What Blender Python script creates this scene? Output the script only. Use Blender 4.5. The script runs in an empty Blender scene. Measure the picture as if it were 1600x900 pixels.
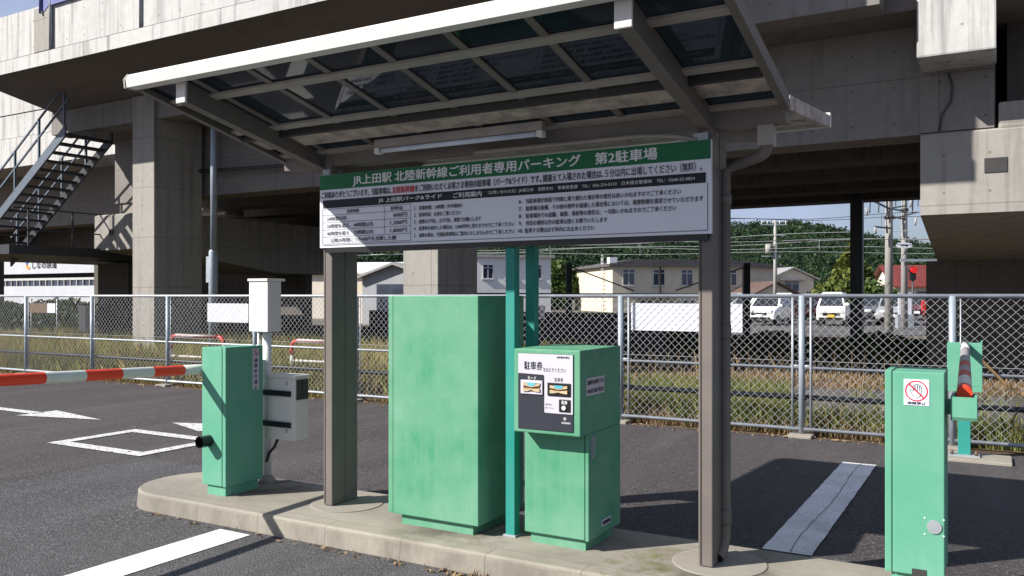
import bpy, bmesh, math, random
import numpy as np
from mathutils import Vector, Matrix, noise as mnoise
R = math.radians
random.seed(7); rng = np.random.default_rng(7)
SC = bpy.context.scene
COL = SC.collection

# ------------------------------------------------------------------ camera, sky, sun, exposure
FPX, HOR, EYE = 1320.0, 462.0, 1.6
cam_d = bpy.data.cameras.new('camera'); cam = bpy.data.objects.new('camera', cam_d); COL.objects.link(cam)
cam.location = (0, 0, EYE); cam.rotation_euler = (R(90), 0, 0)
cam_d.sensor_width = 36; cam_d.lens = 36*FPX/1600; cam_d.shift_y = (HOR-450)/1600
cam_d.clip_start = .05; cam_d.clip_end = 6000
SC.camera = cam

SUN_EL = 35.4; SUN_TO = Vector((-1.322, -.394))            # horizontal direction towards the sun
SUN_TO.normalize()
world = bpy.data.worlds.new('World'); SC.world = world; world.use_nodes = True
wn = world.node_tree.nodes; wl = world.node_tree.links
bg = wn['Background']; sky = wn.new('ShaderNodeTexSky'); sky.sky_type = 'NISHITA'; sky.sun_disc = False
sky.sun_elevation = R(SUN_EL); sky.sun_rotation = math.atan2(SUN_TO.x, SUN_TO.y) % (2*math.pi)
sky.air_density = 1.0; sky.dust_density = 1.2; sky.ozone_density = 2.5
# broken cloud over the blue
tc = wn.new('ShaderNodeTexCoord'); mp = wn.new('ShaderNodeMapping'); mp.inputs['Scale'].default_value = (1.6, 1.6, 3); mp.inputs['Location'].default_value = (.35, .1, 0)
nz = wn.new('ShaderNodeTexNoise'); nz.inputs['Scale'].default_value = 2.2; nz.inputs['Detail'].default_value = 7; nz.inputs['Roughness'].default_value = .55
cr = wn.new('ShaderNodeValToRGB'); cr.color_ramp.elements[0].position = .30; cr.color_ramp.elements[1].position = .60
cr.color_ramp.elements[0].color = (0, 0, 0, 1); cr.color_ramp.elements[1].color = (.8, .8, .8, 1)
mx = wn.new('ShaderNodeMix'); mx.data_type = 'RGBA'; mx.inputs[7].default_value = (5.6, 6.5, 9.2, 1)
wl.new(tc.outputs['Generated'], mp.inputs[0]); wl.new(mp.outputs[0], nz.inputs['Vector']); wl.new(nz.outputs[0], cr.inputs[0])
wl.new(cr.outputs[0], mx.inputs[0]); wl.new(sky.outputs[0], mx.inputs[6]); wl.new(mx.outputs[2], bg.inputs[0])
bg.inputs[1].default_value = .05
sl = bpy.data.lights.new('sun', 'SUN'); sl.energy = 5.0; sl.angle = R(.55); sl.color = (1, .955, .87)
so = bpy.data.objects.new('sun', sl); COL.objects.link(so); so.location = (-30, -12, 30)
ce = math.cos(R(SUN_EL)); sdir = Vector((-SUN_TO.x*ce, -SUN_TO.y*ce, -math.sin(R(SUN_EL))))
so.rotation_euler = sdir.to_track_quat('-Z', 'Y').to_euler()
vs = SC.view_settings; vs.view_transform = 'Standard'; vs.look = 'None'; vs.exposure = 0.85; vs.gamma = 1; vs.use_curve_mapping = False
SC.cycles.max_bounces = 6; SC.cycles.transparent_max_bounces = 12

# ------------------------------------------------------------------ the island frame: a runs along the island, b away from the road, z up
UX, UY = .8672, -.4980
VX, VY = .4980, .8672
OX, OY = -1.265, 5.88
TH = math.atan2(UY, UX)
def W(a, b, z=0): return Vector((OX+a*UX+b*VX, OY+a*UY+b*VY, z))
def pxa(px, b):
    k = (px-800)/FPX
    return (k*(OY+VY*b)-OX-VX*b)/(UX-k*UY)
def pxb(px, a):
    k = (px-800)/FPX
    return (k*(OY+UY*a)-OX-UX*a)/(VX-k*VY)
def zpy(py, a, b): return EYE-(py-HOR)/FPX*W(a, b).y

# ------------------------------------------------------------------ materials
MATS = {}
class NT:
    def __init__(s, name):
        s.m = bpy.data.materials.new(name); s.m.use_nodes = True
        s.t = s.m.node_tree; s.b = s.t.nodes['Principled BSDF']; s.out = s.t.nodes['Material Output']
        s.tc = s.t.nodes.new('ShaderNodeTexCoord'); MATS[name] = s.m
    def n(s, ty, **kw):
        x = s.t.nodes.new(ty)
        for k, v in kw.items(): setattr(x, k, v)
        return x
    def l(s, o, i): s.t.links.new(o, i)
    def noise(s, scale, detail=4, rough=.55, stretch=None, coord='Object'):
        x = s.n('ShaderNodeTexNoise'); x.inputs['Scale'].default_value = scale; x.inputs['Detail'].default_value = detail; x.inputs['Roughness'].default_value = rough
        src = s.tc.outputs[coord]
        if stretch:
            m = s.n('ShaderNodeMapping'); m.inputs['Scale'].default_value = stretch; s.l(src, m.inputs[0]); src = m.outputs[0]
        s.l(src, x.inputs['Vector']); return x.outputs[0]
    def ramp(s, fac, stops):
        r = s.n('ShaderNodeValToRGB'); e = r.color_ramp.elements
        while len(e) < len(stops): e.new(.5)
        for k, (p, c) in enumerate(stops):
            e[k].position = p; e[k].color = (*c, 1) if len(c) == 3 else c
        s.l(fac, r.inputs[0]); return r.outputs[0]
    def mix(s, fac, a, b, mode='MIX'):
        x = s.n('ShaderNodeMix', data_type='RGBA', blend_type=mode)
        for i, v in ((0, fac), (6, a), (7, b)):
            if isinstance(v, (int, float)): x.inputs[i].default_value = v
            elif isinstance(v, tuple): x.inputs[i].default_value = (*v, 1)
            else: s.l(v, x.inputs[i])
        return x.outputs[2]
    def math(s, op, a, b=None):
        x = s.n('ShaderNodeMath', operation=op)
        for i, v in enumerate((a, b)):
            if v is None: continue
            if isinstance(v, (int, float)): x.inputs[i].default_value = v
            else: s.l(v, x.inputs[i])
        return x.outputs[0]
    def bump(s, h, strength=.3, dist=.01):
        b = s.n('ShaderNodeBump'); b.inputs['Strength'].default_value = strength; b.inputs['Distance'].default_value = dist
        s.l(h, b.inputs['Height']); s.l(b.outputs[0], s.b.inputs['Normal'])
    def base(s, c): s.l(c, s.b.inputs['Base Color'])
    def set(s, rough=.5, metal=0, spec=.5):
        s.b.inputs['Roughness'].default_value = rough; s.b.inputs['Metallic'].default_value = metal
        s.b.inputs['Specular IOR Level'].default_value = spec

def mul(c, k): return tuple(min(1, x*k) for x in c)
def plain(name, c, rough=.5, metal=0, var=.12, scale=6, spec=.4, bump=0):
    t = NT(name); t.set(rough, metal, spec)
    n1 = t.noise(scale, 5); t.base(t.ramp(n1, [(.3, mul(c, 1-var)), (.7, mul(c, 1+var))]))
    if bump: t.bump(t.noise(scale*14, 3), bump, .004)
    return t.m
def paint(name, c, chalk=.25, rough=.45, dirt=.35, streak=.22):
    """weathered sprayed sheet metal: chalky blooms, rain streaks, grime spots"""
    rough += .12; t = NT(name); t.set(rough, 0, .18)
    blo = t.ramp(t.noise(2.6, 6, .6), [(.35, c), (.75, tuple(x+(1-x)*chalk*.35 for x in c))])
    st = t.noise(5, 5, .6, (5, 5, .35)); st = t.ramp(st, [(.42, (0, 0, 0)), (.8, (1, 1, 1))])
    k = t.mix(st, blo, tuple(x+(.8-x)*chalk*streak for x in c))
    sp = t.ramp(t.noise(38, 3, .5), [(.66, (0, 0, 0)), (.76, (1, 1, 1))])
    k = t.mix(t.math('MULTIPLY', sp, dirt), k, mul(c, .55))
    t.base(k); t.bump(t.noise(22, 2), .08, .003)
    rr = t.ramp(t.noise(9, 4), [(.3, (rough-.1,)*3), (.7, (rough+.15,)*3)]); t.l(rr, t.b.inputs['Roughness'])
    return t.m
def concrete(name, c=(.29, .275, .255), joint=(2.4, 1.2), holes=True, stain=.5, streak=.5, jd=.45):
    t = NT(name); t.set(.85, 0, .25)
    k = t.ramp(t.noise(.55, 7, .62), [(.3, mul(c, .8)), (.7, mul(c, 1.14))])
    k = t.mix(.5, k, t.ramp(t.noise(7, 6, .7), [(.3, mul(c, .82)), (.7, mul(c, 1.12))]))
    s1 = t.ramp(t.noise(2.2, 6, .65, (2.6, 2.6, .14)), [(.50, (0, 0, 0)), (.70, (1, 1, 1))])
    k = t.mix(t.math('MULTIPLY', s1, streak), k, mul(c, .42))
    s2 = t.ramp(t.noise(1.1, 8, .72), [(.54, (0, 0, 0)), (.70, (1, 1, 1))])
    k = t.mix(t.math('MULTIPLY', s2, stain*.6), k, (c[0]*.5, c[1]*.45, c[2]*.38))
    sep = t.n('ShaderNodeSeparateXYZ'); t.l(t.tc.outputs['Object'], sep.inputs[0])
    h = t.math('ADD', sep.outputs[0], sep.outputs[1]); z = sep.outputs[2]
    if joint:
        def line(co, per, w):
            f = t.math('FRACT', t.math('DIVIDE', co, per)); d = t.math('ABSOLUTE', t.math('SUBTRACT', f, .5))
            return t.math('LESS_THAN', d, w/per)
        j = t.math('MAXIMUM', line(h, joint[0], .012), line(z, joint[1], .010))
        k = t.mix(t.math('MULTIPLY', j, jd), k, mul(c, .35))
    if holes:
        fx = t.math('SUBTRACT', t.math('FRACT', t.math('DIVIDE', h, .62)), .5); fz = t.math('SUBTRACT', t.math('FRACT', t.math('DIVIDE', z, .58)), .5)
        d = t.math('SQRT', t.math('ADD', t.math('MULTIPLY', fx, fx), t.math('MULTIPLY', fz, fz)))
        k = t.mix(t.math('MULTIPLY', t.math('LESS_THAN', d, .035), .6), k, mul(c, .3))
    t.base(k); t.bump(t.noise(30, 5, .65), .25, .006)
    return t.m
def asphalt(name, c=(.064, .0625, .067), lo=.3, hi=2.9, scale=80):
    t = NT(name); t.set(.82, 0, .3)
    v = t.n('ShaderNodeTexVoronoi'); v.inputs['Scale'].default_value = scale; t.l(t.tc.outputs['Object'], v.inputs['Vector'])
    sp = t.n('ShaderNodeSeparateColor'); t.l(v.outputs['Color'], sp.inputs[0])
    k = t.ramp(sp.outputs[0], [(0, mul(c, lo)), (.55, c), (.85, mul(c, 1.35)), (1, mul(c, hi))])
    k = t.mix(t.ramp(t.noise(.9, 6, .6), [(.35, (0, 0, 0)), (.7, (.5, .5, .5))]), k, mul(c, .72))
    k = t.mix(t.ramp(t.noise(.23, 3, .5), [(.4, (0, 0, 0)), (.65, (.45, .45, .45))]), k, mul(c, 1.35))
    st = t.ramp(t.noise(1.7, 7, .7), [(.60, (0, 0, 0)), (.72, (1, 1, 1))]); k = t.mix(t.math('MULTIPLY', st, .5), k, mul(c, .42))
    tk_ = t.ramp(t.noise(1.3, 5, .6, (1, .12, 1)), [(.48, (0, 0, 0)), (.66, (1, 1, 1))]); k = t.mix(t.math('MULTIPLY', tk_, .38), k, mul(c, 1.9))
    t.base(k); t.bump(v.outputs['Distance'], .9, .006)
    return t.m

M = {}
M['asphalt'] = asphalt('asphalt'); M['asphalt_old'] = asphalt('asphalt_old', (.055, .050, .053), .3, 2.6)
M['asphalt_lot'] = asphalt('asphalt_lot', (.085, .08, .08), .6, 1.5, 30)
def mk_mark():
    t = NT('road_paint'); t.set(.6, 0, .35)
    c = t.ramp(t.noise(3, 5), [(.3, (.62, .62, .63)), (.7, (.78, .78, .78))])
    w = t.ramp(t.noise(26, 6, .7), [(.60, (0, 0, 0)), (.68, (1, 1, 1))])
    cr_ = t.n('ShaderNodeTexVoronoi', feature='DISTANCE_TO_EDGE'); cr_.inputs['Scale'].default_value = 14; t.l(t.tc.outputs['Object'], cr_.inputs['Vector'])
    ck = t.math('MULTIPLY', t.math('LESS_THAN', cr_.outputs[0], .010), t.ramp(t.noise(1.6, 2), [(.5, (0, 0, 0)), (.56, (1, 1, 1))]))
    sc_ = t.ramp(t.noise(2.2, 6, .7), [(.46, (0, 0, 0)), (.72, (1, 1, 1))]); c = t.mix(t.math('MULTIPLY', sc_, .5), c, (.34, .33, .33))
    t.base(t.mix(t.math('MAXIMUM', t.math('MULTIPLY', w, .8), ck), c, (.09, .085, .09))); return t.m
M['mark'] = mk_mark()
def mk_worn():
    t = NT('worn_road_paint'); t.set(.65, 0, .3)
    w = t.ramp(t.noise(34, 6, .75), [(.50, (0, 0, 0)), (.58, (1, 1, 1))])
    t.base(t.mix(t.math('MULTIPLY', w, .9), (.62, .62, .62), (.09, .085, .09))); return t.m
M['worn'] = mk_worn()
M['concrete'] = concrete('weathered_concrete')
M['concrete_lip'] = concrete('pale_concrete', (.47, .46, .455), None, True, .55, .9)
M['concrete_dark'] = concrete('shade_dark_concrete', (.105, .095, .085), (3.1, 3.0), False, .7, .5)  # same concrete darkened: deep shade under the viaduct put into the base colour
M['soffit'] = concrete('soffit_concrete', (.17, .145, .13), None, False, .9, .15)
M['girder'] = concrete('girder_concrete', (.215, .20, .19), (2.6, 2.02), True, .6, .35)
def mk_kerb():
    t = NT('island_concrete'); t.set(.85, 0, .25); c = (.25, .23, .20)
    k = t.ramp(t.noise(1.1, 7, .65), [(.3, mul(c, .72)), (.65, mul(c, 1.1))])
    k = t.mix(.45, k, t.ramp(t.noise(16, 6, .7), [(.3, mul(c, .75)), (.7, mul(c, 1.15))]))
    s2 = t.ramp(t.noise(.8, 8, .7), [(.56, (0, 0, 0)), (.72, (1, 1, 1))]); k = t.mix(t.math('MULTIPLY', s2, .6), k, (.11, .095, .075))
    sp_ = t.ramp(t.noise(70, 4, .6), [(.60, (0, 0, 0)), (.70, (1, 1, 1))]); k = t.mix(t.math('MULTIPLY', sp_, .45), k, (.12, .11, .095))
    s3 = t.ramp(t.noise(.5, 6, .6, (1, 3, 1)), [(.45, (0, 0, 0)), (.62, (1, 1, 1))]); k = t.mix(t.math('MULTIPLY', s3, .4), k, (.36, .33, .28))
    sep = t.n('ShaderNodeSeparateXYZ'); t.l(t.tc.outputs['Object'], sep.inputs[0])
    f = t.math('ABSOLUTE', t.math('SUBTRACT', t.math('FRACT', t.math('DIVIDE', sep.outputs[0], .6)), .5))
    edge = t.math('LESS_THAN', sep.outputs[1], -.245)
    seam = t.math('LESS_THAN', t.math('ABSOLUTE', t.math('SUBTRACT', sep.outputs[1], t.math('ADD', t.math('MULTIPLY', t.noise(3, 3), .03), -.262))), .004)
    k = t.mix(t.math('MULTIPLY', seam, .45), k, (.12, .105, .09))
    fr_ = t.math('LESS_THAN', sep.outputs[2], .105); grime = t.ramp(t.noise(6, 6, .7, (1, 1, .3)), [(.4, (0, 0, 0)), (.7, (1, 1, 1))]); k = t.mix(t.math('MULTIPLY', t.math('MULTIPLY', fr_, grime), .6), k, (.12, .11, .095))
    k = t.mix(t.math('MULTIPLY', t.math('MULTIPLY', t.math('LESS_THAN', f, .006), edge), .55), k, (.1, .09, .08))
    mo = t.ramp(t.noise(5, 6, .7), [(.48, (0, 0, 0)), (.62, (1, 1, 1))])
    dx = t.math('SUBTRACT', sep.outputs[0], 2.55); dy = t.math('SUBTRACT', sep.outputs[1], -.12)
    d = t.math('SQRT', t.math('ADD', t.math('MULTIPLY', dx, dx), t.math('MULTIPLY', dy, dy)))
    mo = t.math('MULTIPLY', mo, t.math('LESS_THAN', d, .42))
    k = t.mix(t.math('MULTIPLY', mo, .75), k, (.13, .13, .05))
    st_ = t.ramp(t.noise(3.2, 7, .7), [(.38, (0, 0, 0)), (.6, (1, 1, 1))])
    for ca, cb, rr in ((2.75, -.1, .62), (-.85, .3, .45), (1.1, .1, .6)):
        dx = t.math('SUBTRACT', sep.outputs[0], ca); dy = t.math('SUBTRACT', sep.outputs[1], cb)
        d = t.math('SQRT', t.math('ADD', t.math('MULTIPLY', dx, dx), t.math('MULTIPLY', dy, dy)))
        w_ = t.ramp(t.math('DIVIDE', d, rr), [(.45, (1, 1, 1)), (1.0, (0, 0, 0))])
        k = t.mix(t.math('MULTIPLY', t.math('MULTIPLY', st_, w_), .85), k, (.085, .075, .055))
    t.base(k); t.bump(t.noise(40, 5, .7), .3, .006); return t.m
M['kerb'] = mk_kerb()
M['footing'] = concrete('footing_concrete', (.27, .25, .22), None, False, .9, .1)
M['green'] = paint('mint_green_paint', (.062, .255, .145), .34)
M['green2'] = paint('gate_green_paint', (.095, .31, .21), .18, .4, .15, .06)
M['teal'] = paint('teal_paint', (.010, .22, .185), .15, .4, .2)
M['steel'] = plain('bronze_grey_steel', (.15, .132, .122), .5, .0, .1, 4, .25)
M['alu'] = plain('pale_aluminium', (.62, .60, .57), .38, .0, .06, 3)
M['bar'] = plain('beige_purlin', (.30, .27, .245), .5, 0, .15, 5)
M['pan'] = plain('dirty_beige_sheet', (.40, .335, .30), .55, 0, .45, 11)
M['dark_rail'] = plain('dark_gasket', (.035, .03, .028), .6)
M['galv'] = plain('galvanised_steel', (.32, .345, .38), .5, .3, .12, 9)
M['galv_post'] = plain('galvanised_post', (.27, .31, .36), .5, .2, .12, 9)
M['wire'] = plain('galvanised_wire', (.33, .34, .36), .5, .2, .1, 9)
M['black_pipe'] = plain('black_pipe', (.02, .022, .028), .45)
M['black'] = plain('black_plastic', (.012, .012, .014), .35)
M['blackrubber'] = plain('black_rubber', (.02, .02, .02), .8)
M['white'] = paint('white_paint', (.72, .72, .72), .1, .45, .08)
M['white_sign'] = plain('white_enamel', (.70, .71, .79), .35, 0, .03, 2)
M['sign_green'] = plain('sign_green', (.002, .13, .05), .6, 0, .04, 2)
M['sign_black'] = plain('sign_black', (.008, .009, .018), .6, 0, .05, 2)
M['ink'] = plain('dark_ink', (.015, .016, .035), .4)
M['ink_grey'] = plain('grey_ink', (.30, .30, .31), .5)
M['white_ink'] = plain('white_ink', (.74, .75, .75), .4, 0, .02)
M['red_ink'] = plain('red_ink', (.55, .02, .05), .4)
M['panel_white'] = plain('panel_white', (.50, .485, .55), .3, 0, .03, 3)
M['panel_dark'] = plain('panel_dark', (.03, .032, .045), .3, 0, .1, 3)
M['slot'] = plain('beige_slot_metal', (.55, .43, .27), .35, .2, .15, 20)
M['slot_dark'] = plain('slot_brown', (.12, .05, .025), .4)
M['tape'] = plain('blue_tape', (.10, .38, .48), .4)
M['orange'] = plain('reflective_red', (.78, .055, .018), .35, 0, .05, 8)
M['arm_white'] = plain('arm_white', (.62, .66, .60), .35, 0, .06, 8)
M['arm_grey'] = plain('arm_grey', (.30, .29, .29), .5, 0, .12, 8)
M['arm_red'] = plain('faded_red_band', (.45, .06, .05), .5, 0, .2, 12)
M['greybox'] = paint('grey_box_paint', (.66, .64, .60), .1, .5, .15)
M['greyplate'] = plain('grey_plate', (.04, .038, .037), .5)
M['boltm'] = plain('rusty_bolt', (.14, .09, .06), .6, .3)
M['tube_glass'] = plain('fluorescent_tube', (.62, .68, .80), .2)
M['wood'] = plain('weathered_wood', (.26, .17, .08), .8, 0, .3, 10)
M['stair'] = plain('stair_steel', (.035, .038, .045), .5, .2)
M['stair_blue'] = plain('blue_grey_steel', (.10, .125, .16), .5, .2)
M['tin'] = plain('tin_roof', (.30, .29, .29), .6, .1, .2)
M['cream'] = plain('cream_wall', (.55, .49, .40), .8, 0, .08, 1.2)
M['cream2'] = plain('warm_white_wall', (.66, .60, .52), .8, 0, .06, 1.2)
M['wallwhite'] = plain('white_wall', (.66, .66, .67), .8, 0, .05, .8)
M['wallblue'] = plain('pale_blue_wall', (.44, .45, .49), .8, 0, .05, .8)
M['siding'] = plain('grey_siding', (.33, .34, .37), .7, 0, .08, 2)
M['winframe'] = plain('window_aluminium', (.55, .55, .55), .4, .2)
def mk_glass(name, c, rough=.06):
    t = NT(name); t.set(rough, 0, .8); t.base(t.ramp(t.noise(1.2, 2), [(.3, mul(c, .6)), (.7, mul(c, 1.5))])); return t.m
M['glass'] = mk_glass('window_glass', (.03, .038, .065)); M['carglass'] = mk_glass('car_glass', (.02, .024, .03))
def mk_tiles(name, c, per=.3):
    t = NT(name); t.set(.6, 0, .4)
    sep = t.n('ShaderNodeSeparateXYZ'); t.l(t.tc.outputs['Object'], sep.inputs[0])
    f = t.math('FRACT', t.math('DIVIDE', sep.outputs[0], per)); g = t.math('FRACT', t.math('DIVIDE', sep.outputs[1], per))
    k = t.mix(t.math('MULTIPLY', t.math('LESS_THAN', f, .22), .6), t.ramp(t.noise(3, 5), [(.3, mul(c, .7)), (.7, mul(c, 1.25))]), mul(c, .3))
    k = t.mix(t.math('MULTIPLY', t.math('LESS_THAN', g, .15), .6), k, mul(c, .35)); t.base(k); return t.m
M['tile_dark'] = mk_tiles('dark_roof_tile', (.10, .095, .095)); M['tile_brown'] = mk_tiles('brown_roof_tile', (.13, .085, .07)); M['tile_red'] = mk_tiles('red_roof_tile', (.17, .035, .028))
M['pole'] = concrete('pole_concrete', (.33, .32, .315), None, False, .4, .4)
M['cable'] = plain('cable', (.06, .06, .065), .6)
M['palecable'] = plain('pale_cable', (.42, .45, .44), .5)
M['insul'] = plain('insulator_white', (.6, .6, .6), .3)
M['soil'] = plain('dry_soil', (.10, .07, .045), .95, 0, .4, 5, .1, .4)
M['ballast'] = plain('rusty_ballast', (.13, .075, .05), .95, 0, .45, 8, .1, .4)
M['rail'] = plain('rusty_rail', (.16, .075, .045), .7, .2)
M['ground'] = plain('field_ground', (.11, .10, .08), .95, 0, .3, .2, .1)
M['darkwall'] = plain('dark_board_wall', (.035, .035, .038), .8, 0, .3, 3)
M['hillsoil'] = plain('hill_soil', (.045, .07, .028), .95, 0, .4, .03, .1)
M['redp'] = plain('guard_red', (.50, .035, .03), .45, 0, .15); M['guardwhite'] = plain('guard_white', (.66, .65, .64), .45, 0, .1)
M['netting'] = plain('blue_net', (.13, .15, .33), .8)
def leafmat(name, stops, scale=1.5, coord='Object', trans=.25):
    t = NT(name); t.set(.6, 0, .2)
    n1 = t.noise(scale, 4, .6, coord=coord)
    g = t.n('ShaderNodeNewGeometry')
    f = t.math('ADD', t.math('MULTIPLY', n1, .6), t.math('MULTIPLY', g.outputs['Random Per Island'], .4))
    c = t.ramp(f, stops); t.base(c)
    tr = t.n('ShaderNodeBsdfTranslucent'); t.l(c, tr.inputs[0]); ms = t.n('ShaderNodeMixShader'); ms.inputs[0].default_value = trans
    t.l(t.b.outputs[0], ms.inputs[1]); t.l(tr.outputs[0], ms.inputs[2]); t.l(ms.outputs[0], t.out.inputs[0]); return t.m
M['grass'] = leafmat('verge_grass', [(.2, (.11, .15, .03)), (.42, (.21, .22, .06)), (.6, (.38, .30, .12)), (.8, (.50, .38, .19))], .9)
M['grass_green'] = leafmat('green_grass', [(.2, (.07, .11, .02)), (.45, (.14, .18, .045)), (.6, (.24, .22, .08)), (.78, (.36, .28, .14))], 1.1)
M['grass_dry'] = leafmat('dry_grass', [(.2, (.17, .10, .055)), (.5, (.26, .18, .10)), (.8, (.36, .28, .17))], 1.1)
M['leaf'] = leafmat('bush_leaf', [(.2, (.03, .06, .015)), (.5, (.06, .10, .025)), (.8, (.11, .15, .04))], 1.2)
M['leaf_yellow'] = leafmat('conifer_leaf', [(.2, (.05, .075, .015)), (.5, (.09, .12, .025)), (.8, (.16, .17, .04))], 1.0)
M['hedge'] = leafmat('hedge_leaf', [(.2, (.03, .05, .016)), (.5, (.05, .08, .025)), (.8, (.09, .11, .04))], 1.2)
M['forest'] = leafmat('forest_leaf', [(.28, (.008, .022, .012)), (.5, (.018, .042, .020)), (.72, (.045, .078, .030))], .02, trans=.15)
M['bark'] = plain('bark', (.09, .065, .045), .9, 0, .3, 6)
def mk_roofpanel():
    t = NT('smoked_roof_panel'); t.set(.035, 0, .5); t.base(t.ramp(t.noise(3, 5), [(.3, (.016, .022, .028)), (.7, (.034, .043, .050))]))
    tr = t.n('ShaderNodeBsdfTransparent'); tr.inputs[0].default_value = (.16, .20, .23, 1)
    tl = t.n('ShaderNodeBsdfTranslucent'); t.l(t.ramp(t.noise(2.2, 6, .65), [(.3, (.028, .038, .046)), (.7, (.065, .082, .094))]), tl.inputs[0])
    m0 = t.n('ShaderNodeMixShader'); m0.inputs[0].default_value = .5; t.l(tr.outputs[0], m0.inputs[1]); t.l(tl.outputs[0], m0.inputs[2])
    ms = t.n('ShaderNodeMixShader'); ms.inputs[0].default_value = .5
    t.l(m0.outputs[0], ms.inputs[1]); t.l(t.b.outputs[0], ms.inputs[2]); t.l(ms.outputs[0], t.out.inputs[0]); return t.m
M['roofpanel'] = mk_roofpanel()
def car_paint(name, c, metal=0):
    t = NT(name); t.set(.28, metal, .5); t.b.inputs['Coat Weight'].default_value = .6; t.base(t.ramp(t.noise(2, 3), [(.3, mul(c, .93)), (.7, mul(c, 1.05))])); return t.m
M['car_white'] = car_paint('car_white', (.72, .72, .71)); M['car_maroon'] = car_paint('car_maroon', (.10, .012, .014)); M['car_grey'] = car_paint('car_grey', (.10, .10, .11), .3); M['car_silver'] = car_paint('car_silver', (.40, .40, .42), .3)
M['lamp'] = plain('headlamp', (.55, .56, .58), .12); M['yellow'] = plain('yellow_plate', (.65, .42, .03), .4); M['orange_sign'] = plain('orange_board', (.60, .24, .03), .5)

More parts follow.
